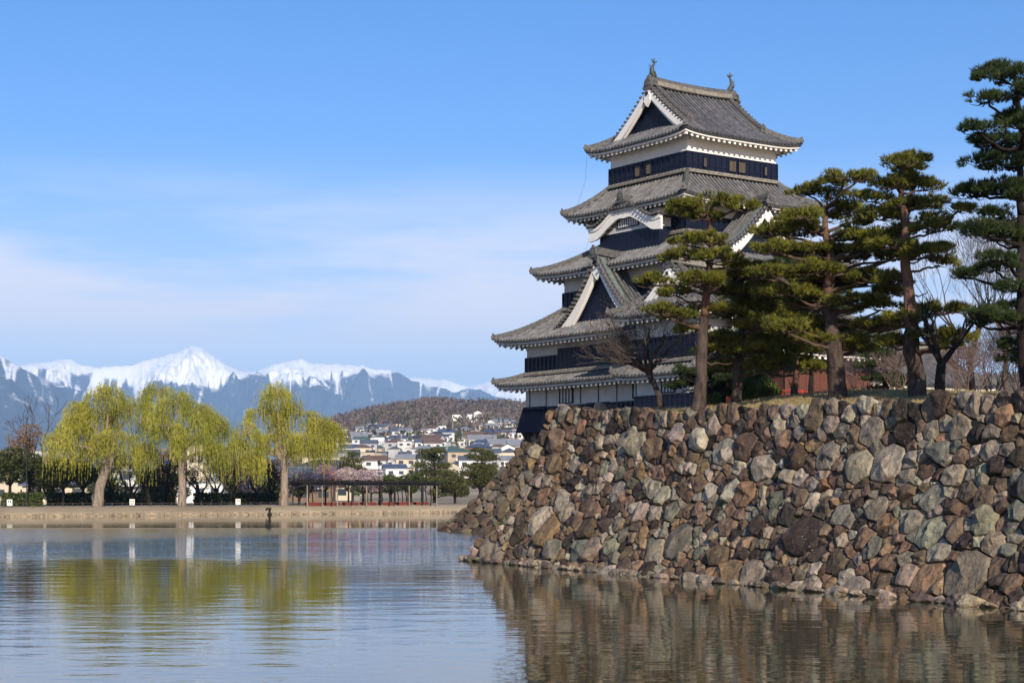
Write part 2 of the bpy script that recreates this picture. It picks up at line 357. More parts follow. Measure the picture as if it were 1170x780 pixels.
mm = bpy.data.materials.new('mountain'); mm.use_nodes = True; t = mm.node_tree; b = t.nodes['Principled BSDF']; k = t.links.new
a_ = t.nodes.new('ShaderNodeAttribute'); a_.attribute_name = 'rnd'
tcn = t.nodes.new('ShaderNodeTexCoord'); n_ = t.nodes.new('ShaderNodeTexNoise'); n_.inputs['Scale'].default_value = .006; n_.inputs['Detail'].default_value = 6; n_.inputs['Roughness'].default_value = .7; k(tcn.outputs['Object'], n_.inputs['Vector'])
ad = t.nodes.new('ShaderNodeMath'); ad.operation = 'MULTIPLY_ADD'; ad.inputs[1].default_value = .7; k(n_.outputs[0], ad.inputs[0]); k(a_.outputs['Fac'], ad.inputs[2])
r_ = t.nodes.new('ShaderNodeMapRange'); r_.inputs[1].default_value = .68; r_.inputs[2].default_value = .90; k(ad.outputs[0], r_.inputs[0])
x_ = t.nodes.new('ShaderNodeMix'); x_.data_type = 'RGBA'; k(r_.outputs[0], x_.inputs[0]); x_.inputs[6].default_value = (.06, .07, .085, 1); x_.inputs[7].default_value = (.95, .94, .92, 1)
k(x_.outputs[2], b.inputs['Base Color']); b.inputs['Roughness'].default_value = .9; b.inputs['Specular IOR Level'].default_value = .1
M['mount'] = mm
silA = [(-160, 385), (-60, 392), (-8, 398), (0, 402), (13, 409), (26, 417), (51, 429), (77, 438), (95, 443), (130, 455), (180, 474), (240, 500), (300, 530)]
silB = [(-120, 425), (-20, 420), (28, 413), (38, 411), (54, 411), (67, 407), (80, 407), (95, 414.6), (115, 416), (133, 414), (151, 414.6), (167, 408), (185, 404.5), (202.5, 399), (220.5, 391.5), (231, 394), (243.6, 403), (256, 412), (274, 420.5), (284, 422), (293.7, 421), (313, 413), (329, 410.5), (343, 406), (354, 412), (376, 413), (398, 413), (417, 415), (430, 419), (444, 419), (455, 422), (471, 432), (499, 438), (518, 445), (534, 441), (548, 442), (564, 449), (620, 462), (700, 480), (760, 500)]
silC = [(440, 437), (469, 429), (493, 430), (510, 431), (526, 436.5), (538, 439), (553.5, 434), (570, 435), (600, 440), (680, 436), (760, 444), (860, 440), (1000, 446), (1170, 441), (1350, 450)]
mountain('mountain_range', silB, 20000, 6500, 3.3, [(20, 1400), (90, 1400), (130, 1440), (160, 1280), (200, 1190), (245, 1190), (285, 1370), (310, 1300), (345, 1220), (400, 1330), (430, 1480), (470, 1520), (560, 1450)], A=1250)
mountain('distant_snow_range', silC, 25000, 5000, 11.7, 1250, res=2)
mountain('dark_mountain_slope', silA, 14500, 5500, 7.9, 1130, A=520, jag=.5, gul=.8)

# ---------------------------------------------------------------- haze
mb = MB(); mb.box((0, 11500, 925), (30000, 31000, 1858))
hm = bpy.data.materials.new('haze'); hm.use_nodes = True; t = hm.node_tree
for n in list(t.nodes):
    if n.type == 'BSDF_PRINCIPLED': t.nodes.remove(n)
pv = t.nodes.new('ShaderNodeVolumePrincipled'); pv.inputs['Density'].default_value = 5.0e-5; pv.inputs['Color'].default_value = (.40, .66, 1.0, 1); pv.inputs['Anisotropy'].default_value = .0
t.links.new(pv.outputs[0], t.nodes['Material Output'].inputs['Volume'])
tag(mb.build('haze', hm), kind='stuff')

# ---------------------------------------------------------------- wooded hill behind the town
def ground_hit(px, py, lo=320, hi=2240):
    a = (px-585)/F; Y = lo
    while Y < hi:
        if HZ-(gz(a, Y)-CAMZ)/Y*F <= py: return Y
        Y += 8
    return hi
V = []; D = []
vv, ff, rr = [], [], []; base = 0
tv, tf = MB(), None
def wood(n_, pxr, Yr, mname, name, kind_h, size, up=.8, cond=None):
    cs, ds = [], []
    for _ in range(n_):
        px = random.uniform(*pxr); Y = random.uniform(*Yr)
        if cond and not cond(px, Y): continue
        a = (px-585)/F; z = gz(a, Y); h = kind_h*random.uniform(.7, 1.3)
        for q in range(14):
            u = random.random(); cs.append((a*Y+random.gauss(0, 1.9)*(1-u*.5), Y+random.gauss(0, 1.9), z+h*(.15+.75*u))); ds.append((random.gauss(0, .6), random.gauss(0, .6), up))
    Vq, Fq, rn = leafquads(np.array(cs), size*.72, size*.34, np.array(ds), .35)
    return tag(np_mesh(name, Vq, Fq, mname, rnd=rn), kind='stuff')
def fieldfree(px, Y):
    py = HZ-(gz((px-585)/F, Y)-CAMZ)/Y*F
    if Y > 1980: return True
    if 448 < px < 545 and py > 477: return random.random() < .25
    return random.random() < (.9 if py < 482 else .22)
wood(9500, (250, 1300), (1150, 2330), 'wood_far', 'hillside_wood', 9.5, 2.6, cond=fieldfree)
M['wood_tan'] = leafmat('bare_tan_wood', (.14, .11, .075), (.26, .20, .13), .02, trans=.1)
wood(1800, (250, 1300), (1150, 2330), 'wood_tan', 'hillside_wood', 8, 2.4, cond=fieldfree)
wood(380, (385, 1200), (900, 2300), 'evergreen', 'hillside_conifers', 11, 2.2, cond=lambda a, b: True)

# ---------------------------------------------------------------- rubble masonry
PAL = [((.145, .105, .076), 5), ((.088, .064, .048), 3.4), ((.26, .225, .18), 3.2), ((.215, .20, .16), 2.8), ((.155, .155, .128), 2.2), ((.33, .29, .235), 2.6), ((.23, .155, .095), 2.8), ((.045, .036, .032), 3), ((.165, .12, .088), 3)]
def rockcol(pal=PAL):
    c = random.choices([p[0] for p in pal], [p[1] for p in pal])[0]; f = random.uniform(.75, 1.3)
    return tuple(min(.6, q*f*random.uniform(.93, 1.07)) for q in c)
def pack(uv_ok, U, Vv, radii, seed, fill=.64, tries=9000):
    rs = random.Random(seed); pts = []; cell = {}
    G = 1.0
    for (r0, r1, n_) in radii:
        for _ in range(n_):
            r = rs.uniform(r0, r1); u = rs.uniform(*U); v = rs.uniform(*Vv)
            if not uv_ok(u, v, r): continue
            gu, gv = int(u//G), int(v//G); ok = True
            for i in range(gu-2, gu+3):
                for j in range(gv-2, gv+3):
                    for (a, b_, c) in cell.get((i, j), ()):
                        if (a-u)**2+(b_-v)**2 < (fill*(r+c))**2: ok = False; break
                    if not ok: break
                if not ok: break
            if ok: pts.append((u, v, r)); cell.setdefault((gu, gv), []).append((u, v, r))
    return pts, cell
def power_cells(pts, cell, asp=1.0):
    out = []
    for (u, v, r) in pts:
        R0 = r*1.75+.14; poly = [(u+R0*math.cos(k*math.pi/6), v+R0*math.sin(k*math.pi/6)) for k in range(12)]
        gu, gv = int(u//1), int(v//1)
        for i in range(gu-3, gu+4):
            for j in range(gv-3, gv+4):
                for (a, b_, c) in cell.get((i, j), ()):
                    if a == u and b_ == v: continue
                    dx, dy = a-u, b_-v; d2 = dx*dx+dy*dy
                    if d2 > 9: continue
                    tt = .5+(r*r-c*c)/(2*d2)
                    if tt > 3: continue
                    # keep points with (p-s).d <= tt*d2
                    new = []; m = len(poly)
                    for q in range(m):
                        p1, p2 = poly[q], poly[(q+1) % m]
                        f1 = (p1[0]-u)*dx+(p1[1]-v)*dy-tt*d2; f2 = (p2[0]-u)*dx+(p2[1]-v)*dy-tt*d2
                        if f1 <= 0: new.append(p1)
                        if f1*f2 < 0:
                            s_ = f1/(f1-f2); new.append((p1[0]+(p2[0]-p1[0])*s_, p1[1]+(p2[1]-p1[1])*s_))
                    poly = new
                    if len(poly) < 3: break
                if len(poly) < 3: break
            if len(poly) < 3: break
        out.append(poly)
    return out
def rock(mb, poly, c, surf, nrm, r, rs, gap=.006, detail=1):
    """poly in (u,v) -> boulder standing proud of the surface"""
    u0 = sum(p[0] for p in poly)/len(poly); v0 = sum(p[1] for p in poly)/len(poly)
    Kt = 26 if r > .3 and detail else (18 if detail else 11); rings = [1.0, .985, .93, .74, .47, .22] if detail else [1.0, .9, .5]
    # drop corners nearer than a finger, cut the sharpest ones, then walk the outline
    m = len(poly); per = sum(math.hypot(poly[(q+1) % m][0]-poly[q][0], poly[(q+1) % m][1]-poly[q][1]) for q in range(m)); ang, pol = [], []
    for q in range(m):
        (x1, y1), (x2, y2) = poly[q], poly[(q+1) % m]; el = math.hypot(x2-x1, y2-y1); ns_ = max(1, int(round(Kt*el/per)))
        for e in range(ns_):
            t0 = (e+.03+.12*rs.random())/ns_ if (e or ns_ > 1) else .5
            x, y = x1+(x2-x1)*t0-u0, y1+(y2-y1)*t0-v0; dd = math.hypot(x, y); lim_ = r*1.95
            ang.append(math.atan2(y, x)); pol.append(max(.03, min(dd, lim_)-gap-.012*rs.random()))
    K = len(ang)
    sz = sum(pol)/K
    # random facet planes
    H = sz*rs.uniform(.32, .60)+.03; planes = []; lift_ = rs.uniform(-.05, .09)
    for _ in range(rs.choice((2, 3, 4))):
        a = rs.uniform(0, 2*math.pi); sl = rs.uniform(.2, 1.25); planes.append((math.cos(a)*sl, math.sin(a)*sl, H*rs.uniform(.75, 1.25)))
    planes.append((rs.uniform(-.3, .3), rs.uniform(-.3, .3), H*.9))
    nx, ny, nz = rs.uniform(0, 99), rs.uniform(0, 99), rs.uniform(0, 99)
    P = []
    def pt(x, y, e):
        h = min(p[2]+p[0]*x+p[1]*y for p in planes)
        h = max(h, H*.40)
        h *= (1-e**18)*.95+.05 if e < 1 else .0
        nn = noise.noise(Vector((x*3.0/ (sz+.2)+nx, y*3.0/(sz+.2)+ny, nz)))*.10*sz+noise.noise(Vector((x*9+nx, y*9+ny, nz)))*.022
        if e < 1: h += nn*(1 if e < .9 else .4)
        else: h = -.22
        return surf(u0+x, v0+y, h+lift_)
    for e in rings:
        for k_ in range(K): P.append(pt(math.cos(ang[k_])*pol[k_]*e, math.sin(ang[k_])*pol[k_]*e, e))
    P.append(pt(0, 0, 0)); n_ = len(rings); fs = []
    for i in range(n_-1):
        for k_ in range(K): fs.append((i*K+k_, i*K+(k_+1) % K, (i+1)*K+(k_+1) % K, (i+1)*K+k_))
    for k_ in range(K): fs.append(((n_-1)*K+k_, (n_-1)*K+(k_+1) % K, n_*K))
    fs.append(tuple(range(K-1, -1, -1)))
    mb.col = c; mb.add(P, fs)

# --- the long moat wall, its corner at lower left of the picture's wall
W0 = Vector((-1.6, 65.8, 0)); WD = Vector((.426, -.905, 0)).normalized(); WI = Vector((WD.y*-1, WD.x, 0)); WI = Vector((.905, .426, 0)).normalized()
def wtop(t_): return 4.93+.80*math.exp(-max(0, t_-2)/9)
def binset(f): return 2.4*(1-(1-min(1, max(-.1, f)))**1.35) if f > 0 else 2.4*1.35*f
def wall_pt(u, z, h):   # on the long face
    zt = wtop(u); f = z/zt; p = W0+WD*u+WI*binset(f)+Vector((0, 0, z))
    n = (-WI*.93+Vector((0, 0, .37))); return p+n*h
SL = 1.07
AU = 1.2
def s1(u, v, h): return wall_pt(u*AU, v/SL, h)
def ret_pt(u, z, h):    # return face: u runs inward from the corner
    zt = wtop(2.4); f = z/zt; p = W0+WI*u+WD*binset(f)+Vector((0, 0, z)); n = (-WD*.93+Vector((0, 0, .37))); return p+n*h
def s2(u, v, h): return ret_pt(u*AU, v/SL, h)
def ok1(u, v, r):
    u = u*AU
    zt = wtop(u)*SL; lim = binset(v/SL/wtop(2.4))
    return v+r*.95 < zt and v > -.5 and u-r*.92 > lim-.05
def ok2(u, v, r):
    u = u*AU
    zt = wtop(2.4)*SL; return v+r*.75 < zt and v > -.5 and u-r*.92 > binset(v/zt)-.05
RAD = [(.52, .68, 22), (.38, .52, 90), (.27, .38, 600), (.19, .27, 4500), (.13, .19, 8000)]
rs = random.Random(5)
wall = tag(empty('stone_wall', W0), 'tall rough wall of brown and grey boulders rising straight from the moat in the foreground', 'stone wall')
pts, cell = pack(ok1, (0, 46/AU), (-.4, 6.4), RAD, 11)
polys = power_cells(pts, cell)
scored = []
for i, (u, v, r) in enumerate(pts):
    p = s1(u, v, 0); px = 585+F*p.x/max(1, p.y); scored.append((r/p.y if 520 < px < 1190 and v > 0 else 0, i))
big100 = set(i for s_, i in sorted(scored, reverse=True)[:100])
rest = MB(); rest.col = (1, 1, 1)
winv = -W0
def local_surf(sf): return lambda u, v, h: sf(u, v, h)-W0
for i, ((u, v, r), poly) in enumerate(zip(pts, polys)):
    if len(poly) < 3: continue
    col = rockcol()
    if i in big100:
        b1 = MB(); rock(b1, poly, col, local_surf(s1), None, r, rs); b1.build('stone', 'rock', wall, smooth=True, sharp=20)
    else: rock(rest, poly, col, local_surf(s1), None, r, rs)
pts2, cell2 = pack(ok2, (0, 26/AU), (-.4, 6.4), RAD, 12)
for (u, v, r), poly in zip(pts2, power_cells(pts2, cell2)):
    if len(poly) >= 3: rock(rest, poly, rockcol(), local_surf(s2), None, r, rs, detail=0)
# pale foot stones at the waterline
for k_ in range(150):
    u = -.3+k_*.28+rs.uniform(-.15, .15); r = rs.uniform(.10, .34)
    if rs.random() < .25: continue
    poly = [(u+r*1.35*math.cos(a), .02+r*.55*math.sin(a)) for a in [q*math.pi/4+rs.uniform(-.2, .2) for q in range(8)]]
    c = rockcol([((.34, .29, .22), 3), ((.24, .20, .16), 2), ((.15, .12, .10), 2)])
    rock(rest, poly, c, lambda uu, vv_, h, e=rs.uniform(.10, .36): s1(uu, vv_-.04, h+e)-W0, None, r, rs)
o = rest.build('stones', 'rock', wall, smooth=True, sharp=20); o['kind'] = 'stuff'
# dark fill behind the boulders (one part)
fb = MB()
P = []
for i in range(60):
    u = i*46/59
    for j in range(9):
        z = -1.2+(wtop(u)+1.2-.1)*j/8; uu = max(u, binset(z/wtop(2.4))) if i == 0 else u
        P.append(wall_pt(max(u, binset(z/wtop(2.4))+.03), z, -.10)-W0)
fb.grid(P, 60, 9)
P = []
for i in range(30):
    u = i*26/29
    for j in range(9):
        z = -1.2+(wtop(2.4)+1.2-.1)*j/8; P.append(ret_pt(max(u, binset(z/wtop(2.4))+.03), z, -.10)-W0)
fb.grid(P, 30, 9, flip=True); fb.build('fill', 'dirt', wall)
# --- grassy top of the bastion
mb = MB(); P = []; nu, nv = 150, 70
def topz(u, w_):
    q = w_-2.2
    z = wtop(max(u, 2.4))-.03
    rise = 1.0*smooth01(q/7.0)*min(1, .55+.45*smooth01((24-u)/12)) if q > 0 else 0
    z += rise*.95*(.35+.65*smooth01((u-3)/9))+.07*noise.noise(Vector((u*.35, w_*.5, 0)))*smooth01(q)
    return z
for i in range(nu):
    u = 2.5+(46-2.5)*i/(nu-1)
    for j in range(nv):
        w_ = 2.52+ (26-2.52)*(j/(nv-1))**1.6
        p = W0+WD*u+WI*w_; P.append((p.x, p.y, topz(u, w_)))
mb.grid(P, nu, nv)
P = []
for i in range(90):
    u = -34+80*i/89
    for j in range(40):
        w_ = 25.9+130*j/39
        p = W0+WD*u+WI*w_; P.append((p.x, p.y, topz(u, w_)-.01))
mb.grid(P, 90, 40)
tag(mb.build('ground', 'drygrass', smooth=True), kind='structure')
# short dead grass tufts along the visible crest
cs, ds = [], []
for _ in range(15000):
    u = random.uniform(2.4, 34); w_ = 2.45+7*random.random()**1.5; p = W0+WD*u+WI*w_; cs.append((p.x, p.y, topz(u, w_)-.01)); ds.append((0, 0, 1))
V_, F_, rn = leaves(np.array(cs), 3, .10, .010, np.array(ds), .55)
M['grassblade'] = leafmat('dead_grass_blades', (.26, .20, .09), (.46, .36, .18), 1.5, trans=.2)
tag(np_mesh('grass', V_, F_, 'grassblade', rnd=rn), kind='stuff')
# ================================================================ CASTLE
TP = .34   # tile pitch
def tile_surface(mb, ends, c0, c1, zf, dmaxf, place, pitch=TP, rows=7, thick=.10):
    """columns of round and flat tiles. c along the eave, d up the slope. zf(c,d) height, place(c,d,z)->point"""
    n = max(2, int(round((c1-c0)/pitch))); p = (c1-c0)/n
    prof = [(-.5, .0), (-.25, -.02), (-.21, .08), (-.08, .145), (.08, .145), (.21, .08), (.25, -.02), (.5, 0)]
    for i in range(n):
        cc = c0+(i+.5)*p; P = []
        dm0 = dmaxf(cc)
        if dm0 <= .02: continue
        jit = random.uniform(-.008, .008)
        for (a, h) in prof:
            c = cc+a*p; dm = max(.02, dmaxf(c))
            for r in range(rows):
                d = dm*r/(rows-1); P.append(place(c, d, zf(c, d)+h+jit))
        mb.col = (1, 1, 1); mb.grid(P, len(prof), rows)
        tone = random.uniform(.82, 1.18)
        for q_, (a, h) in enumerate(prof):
            g_ = (.42 if h <= 0 else .9 if h < .1 else 1.12)*tone  # pans painted darker, rolls lighter, as light would shade them
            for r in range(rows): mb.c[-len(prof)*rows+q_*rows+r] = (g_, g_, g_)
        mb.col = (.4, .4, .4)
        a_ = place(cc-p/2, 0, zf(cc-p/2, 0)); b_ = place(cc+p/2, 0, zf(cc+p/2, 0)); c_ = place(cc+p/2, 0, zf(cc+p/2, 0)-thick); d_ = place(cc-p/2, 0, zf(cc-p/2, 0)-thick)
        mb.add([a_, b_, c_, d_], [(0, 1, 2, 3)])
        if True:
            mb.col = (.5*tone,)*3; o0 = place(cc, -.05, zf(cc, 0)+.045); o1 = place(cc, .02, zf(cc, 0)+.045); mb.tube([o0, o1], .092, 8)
def side_place(k, he, cx=0, cy=0, hx=None):
    """k: 0 -y side, 1 +x, 2 +y, 3 -x. he: eave half distance for that side"""
    def f(c, d, z):
        if k == 0: return (cx+c, cy-(he-d), z)
        if k == 1: return (cx+(he-d), cy+c, z)
        if k == 2: return (cx-c, cy+(he-d), z)
        return (cx-(he-d), cy-c, z)
    return f
def ridge_bar(mb, pts, w=.26, h=.30, endcap=True, ends=None):
    """stacked ridge: three courses and a round cap tile, swept along pts"""
    pts = [Vector(p) for p in pts]; t = (pts[-1]-pts[0]); side = Vector((-t.y, t.x, 0)).normalized()
    prof = [(-w/2*1.25, 0), (-w/2*1.25, h*.22), (-w/2, h*.22), (-w/2, h*.45), (-w/2*1.12, h*.45), (-w/2*1.12, h*.62), (-w/2*.75, h*.66), (-w/2*.5, h*.95), (0, h*1.08),
            (w/2*.5, h*.95), (w/2*.75, h*.66), (w/2*1.12, h*.62), (w/2*1.12, h*.45), (w/2, h*.45), (w/2, h*.22), (w/2*1.25, h*.22), (w/2*1.25, 0)]
    mb.sweep(pts, prof, side)
    # joints of the cap tiles
    L_ = 0
    for a, b in zip(pts, pts[1:]):
        d = (b-a).length; n = max(1, int(d/.32))
        for q in range(n):
            p = a+(b-a)*((q+.5)/n)+Vector((0, 0, h*.83)); dd = (b-a).normalized()*.035; mb.tube([p-dd, p+dd], w*.36, 7)
def onigawara(mb, p, d, s=.5):
    """ridge-end tile: shield with horns, facing direction d"""
    p = Vector(p); d = Vector(d).normalized(); sd = Vector((-d.y, d.x, 0)).normalized(); u = Vector((0, 0, 1))
    poly = [(-.5, -.15), (-.62, .05), (-.42, .25), (-.40, .55), (-.25, .75), (-.12, .78), (0, 1.0), (.12, .78), (.25, .75), (.40, .55), (.42, .25), (.62, .05), (.5, -.15)]
    mb.prism([p+sd*(a*s)+u*(b*s)-d*.05 for a, b in poly], d*.14)
    mb.tube([p+u*s*.35+d*.06, p+u*s*.35+d*.16], s*.22, 8)
def eave_under(root, he_x, he_y, wx, wy, zf, cx=0, cy=0, mname='plaster2', skip=(), dir_sides=(0, 1, 2, 3)):
    """soffit board edge and white rafters; zf(side,c,d)"""
    bands, raft, sof = MB(), MB(), MB()
    for k in dir_sides:
        he = he_y if k in (0, 2) else he_x; al = he_x if k in (0, 2) else he_y; wn = wy if k in (0, 2) else wx; wl = wx if k in (0, 2) else wy
        pl = side_place(k, he, cx, cy)
        n = 28
        # white band under the tiles
        P = []
        for i in range(n+1):
            c = -al+.12+(2*al-.24)*i/n
            for (d, h) in ((.10, -.09), (.10, -.22), (.22, -.22), (.22, -.09)):
                P.append(pl(c, d, zf(k, c, 0)+h))
        o = len(bands.v); bands.add(P, [(o_ , o_+4, o_+5, o_+1) for o_ in range(0, 4*n, 4)]+[(o_+1, o_+5, o_+6, o_+2) for o_ in range(0, 4*n, 4)]+[(0, 1, 2, 3)]+[(4*n+3, 4*n+2, 4*n+1, 4*n)])
        # soffit
        P = []
        for i in range(n+1):
            c = -al+.2+(2*al-.4)*i/n; dw = min(he-wn+.1, max(.25, al-abs(c)+.12))
            for q in range(3):
                d = .2+(dw-.2)*q/2; P.append(pl(c, d, zf(k, c, d)-.20))
        sof.grid(P, n+1, 3)
        m = int(2*al/.46)
        for i in range(m):
            c = -al+.30+(2*al-.6)*i/(m-1); dw = min(he-wn, al-abs(c))
            if dw < .35: dw = .35
            z0 = zf(k, c, 0)-.29; z1 = zf(k, c, dw)-.29
            hw = .085; A = [pl(c-hw, .20, z0-.10), pl(c+hw, .20, z0-.10), pl(c+hw, .20, z0+.10), pl(c-hw, .20, z0+.10)]; B = [pl(c-hw, dw, z1-.10), pl(c+hw, dw, z1-.10), pl(c+hw, dw, z1+.10), pl(c-hw, dw, z1+.10)]
            raft.add(A+B, [(3, 2, 1, 0), (0, 1, 5, 4), (1, 2, 6, 5), (2, 3, 7, 6), (3, 0, 4, 7)])
    bands.build('eave_band', mname, root); raft.build('rafters', mname, root); sof.build('soffit', 'soffit', root)
def skirt_roof(root, name, he, hi, ze, zi, lift=.35, cx=0, cy=0, hex_=None, hix=None, m='tile', ridge='ridge', sides=(0, 1, 2, 3)):
    """square skirt roof between eave half-size he and wall half-size hi"""
    hx = hex_ or he; ix = hix if hix is not None else hi; O = he-hi
    def z(k, c, d):
        al = hx if k in (0, 2) else he
        tt = min(1, max(0, d/O)); return ze+(zi-ze)*(.70*tt+.30*tt*tt)+(lift*.62)*min(1.1, abs(c)/al)**5*max(0, 1-tt)**1.3
    mb, ends = MB(), MB()
    for k in sides:
        hh = he if k in (0, 2) else hx; al = hx if k in (0, 2) else he
        dm = lambda c, al=al: min(O+.03, al-abs(c))
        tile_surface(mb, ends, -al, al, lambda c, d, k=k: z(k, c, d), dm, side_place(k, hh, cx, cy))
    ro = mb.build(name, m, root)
    for sx_ in (-1, 1):
        for sy_ in (-1, 1):
            rb = MB(); pts = []
            for q in range(9):
                d = O*(1-q/8)*1.0; x = cx+sx_*(hx-d); y = cy+sy_*(he-d)
                pts.append((x, y, z(0, hx-d, d)+.06))
            ridge_bar(rb, pts, .26, .34); onigawara(rb, Vector(pts[-1])+Vector((sx_*.05, sy_*.05, .05)), (sx_, sy_, 0), .42); rb.build('hip_ridge', ridge, ro)
    # head flashing along the wall
    fl = MB(); zz = zi+.10
    for k in sides:
        hh = hi if k in (0, 2) else ix; al = ix if k in (0, 2) else hi; pl = side_place(k, hh+.12, cx, cy); a = pl(-al, 0, zz); b = pl(al, 0, zz)
        ridge_bar(fl, [a, b], .22, .22)
    fl.build('wall_ridge', 'ridge_pale', ro)
    eave_under(ro, hx, he, ix, hi, z, cx, cy)
    return ro, z
def wallbox(root, name, hx, hy, z0, z1, m, cx=0, cy=0, flare=0):
    mb = MB(); P = [(cx+a*(hx+(flare if k == 0 else 0)), cy+b*(hy+(flare if k == 0 else 0)), z0 if k == 0 else z1) for k in (0, 1) for a, b in ((-1, -1), (1, -1), (1, 1), (-1, 1))]
    mb.add(P, [(4, 5, 6, 7), (0, 1, 5, 4), (1, 2, 6, 5), (2, 3, 7, 6), (3, 0, 4, 7)]); return mb.build(name, m, root)
def boards(root, hx, hy, z0, z1, cx=0, cy=0, step=.46, sides=(0, 1, 2, 3), flare=0):
    """lacquered board cladding with battens and rails proud of the wall"""
    w_ = wallbox(root, 'board_cladding', hx+.06, hy+.06, z0, z1, 'lacquer', cx, cy, flare); mb = MB()
    for k in sides:
        hh = (hy if k in (0, 2) else hx)+.06; al = (hx if k in (0, 2) else hy)+.06; pl = side_place(k, hh, cx, cy)
        n = int(2*al/step)
        for i in range(n+1):
            c = -al+2*al*i/n; q = .045
            A = [pl(c-q, -flare-.065, z0+.004), pl(c+q, -flare-.065, z0+.004), pl(c+q, -flare+.02, z0+.004), pl(c-q, -flare+.02, z0+.004)]; B = [pl(c-q, -.065, z1-.03), pl(c+q, -.065, z1-.03), pl(c+q, .02, z1-.03), pl(c-q, .02, z1-.03)]
            mb.add(A+B, [(0, 1, 5, 4), (1, 2, 6, 5), (3, 0, 4, 7), (4, 5, 6, 7)])
        for z in ([z1-.02] if flare else [z1-.02, (z0+z1)/2]):
            P = [pl(-al-.045, -.045, z-.05), pl(al+.045, -.045, z-.05), pl(al+.045, -.045, z+.05), pl(-al-.045, -.045, z+.05), pl(-al-.045, .02, z-.05), pl(al+.045, .02, z-.05), pl(al+.045, .02, z+.05), pl(-al-.045, .02, z+.05)]
            mb.add(P, [(0, 1, 2, 3), (3, 2, 6, 7), (0, 4, 5, 1), (0, 3, 7, 4), (1, 5, 6, 2)])
    mb.build('battens', 'lacquer', w_); return w_
def window(root, k, he, c, z0, z1, wd, m='winbrown', bars=6, cx=0, cy=0, frame='lacquer', back='darkwood'):
    pl = side_place(k, he, cx, cy); fr, ba, pa = MB(), MB(), MB()
    def bx(mb, c0, c1, za, zb, d0, d1):
        P = [pl(c0, d0, za), pl(c1, d0, za), pl(c1, d0, zb), pl(c0, d0, zb), pl(c0, d1, za), pl(c1, d1, za), pl(c1, d1, zb), pl(c0, d1, zb)]
        mb.add(P, [(0, 1, 2, 3), (7, 6, 5, 4), (3, 2, 6, 7), (0, 4, 5, 1), (0, 3, 7, 4), (1, 5, 6, 2)])
    h = wd/2; bx(fr, c-h-.06, c-h, z0-.06, z1+.06, -.12, .02); bx(fr, c+h, c+h+.06, z0-.06, z1+.06, -.12, .02); bx(fr, c-h, c+h, z1, z1+.06, -.12, .02); bx(fr, c-h, c+h, z0-.06, z0, -.12, .02)
    f = fr.build('window', frame, root); bx(pa, c-h, c+h, z0, z1, -.065, .02); pa.build('shutter', back, f)
    for i in range(bars):
        x = c-h+wd*(i+.5)/bars; bx(ba, x-wd/bars*.26, x+wd/bars*.26, z0, z1, -.10, -.067)
    ba.build('lattice', m, f); return f
def gable_face(root, k, gd, w_, zb, za, cx=0, cy=0, curve=.3, wallset=.35, board=.42, m='plaster', pend=True, cc=0, tri='lacquer', over=1.0):
    """curved white barge boards, dark recessed triangle, pendant. zline(q): underside curve"""
    pl = side_place(k, gd, cx, cy)
    def zl(q):
        t_ = min(1.15, abs(q)/w_); return za-(za-zb)*((1+curve)*t_-curve*t_*t_)
    bb = MB(); n = 16
    for s in (-1, 1):
        P = []
        for i in range(n+1):
            q = i/n*w_*over; z = zl(q); tw = board*(1+.30*(i/n)); 
            for (d, h) in ((-.10, 0), (-.10, -tw), (.04, -tw), (.04, 0)): P.append(pl(cc+s*q, d, z+h))
        fs = []
        for i in range(n):
            for j in range(4): fs.append((i*4+j, i*4+(j+1) % 4, i*4+4+(j+1) % 4, i*4+4+j))
        fs.append((4*n, 4*n+1, 4*n+2, 4*n+3)); bb.add(P, fs)
        # inner moulding
        P = []
        for i in range(n+1):
            q = i/n*w_*over*.97; z = zl(q)-board*(1+.3*i/n)*.98
            for (d, h) in ((.02, 0), (.02, -.16), (.12, -.16), (.12, 0)): P.append(pl(cc+s*q, d, z+h))
        bb.add(P, fs)
    b_ = bb.build('barge_board', m, root)
    tr = MB(); P = [pl(cc+s*q, wallset, zl(q)-.30) for s, q in [(-1, w_*(1-i/10)) for i in range(10)]+[(1, w_*i/10) for i in range(11)]]
    P2 = [pl(cc+w_, wallset, zb-1.2), pl(cc-w_, wallset, zb-1.2)]
    Pp = [pl(cc+a, wallset, z) for a, z in [(-w_*(1-i/10), zl(w_*(1-i/10))-.30) for i in range(10)]+[(w_*i/10, zl(w_*i/10)-.30) for i in range(11)]+[(w_, zb-1.2), (-w_, zb-1.2)]]
    tr.add(Pp, [tuple(range(len(Pp)))[::-1]])
    st = int(2*w_/.4)
    for i in range(1, st):
        q = -w_+2*w_*i/st; h_ = zl(q)-.32-(zb-1.0)
        if h_ > .1:
            a = pl(cc+q-.025, wallset-.03, 0); b2 = pl(cc+q+.025, wallset-.03, 0)
            tr.add([(a[0], a[1], zb-1.0), (b2[0], b2[1], zb-1.0), (b2[0], b2[1], zl(q)-.32), (a[0], a[1], zl(q)-.32)], [(0, 1, 2, 3)])
    tr.build('gable_wall', tri, root)
    if pend:
        s = w_/4.0*.9; pz = za-board-.05; pm = MB()
        poly = [(0, .55), (.22, .42), (.42, .18), (.30, .0), (.44, -.18), (.26, -.42), (0, -.72), (-.26, -.42), (-.44, -.18), (-.30, 0), (-.42, .18), (-.22, .42)]
        e = Vector(pl(0, -.16, 0))-Vector(pl(0, -.06, 0))
        pm.prism([Vector(pl(cc+a*s, -.04, pz+b*s)) for a, b in poly], e*1.2); po = pm.build('pendant', m, root)
        cm = MB(); c0 = Vector(pl(cc, -.10, pz+.42*s)); cm.tube([c0, c0+e*1.0], .20*s, 12); cm.build('boss', 'darkwood', po)
    return zl
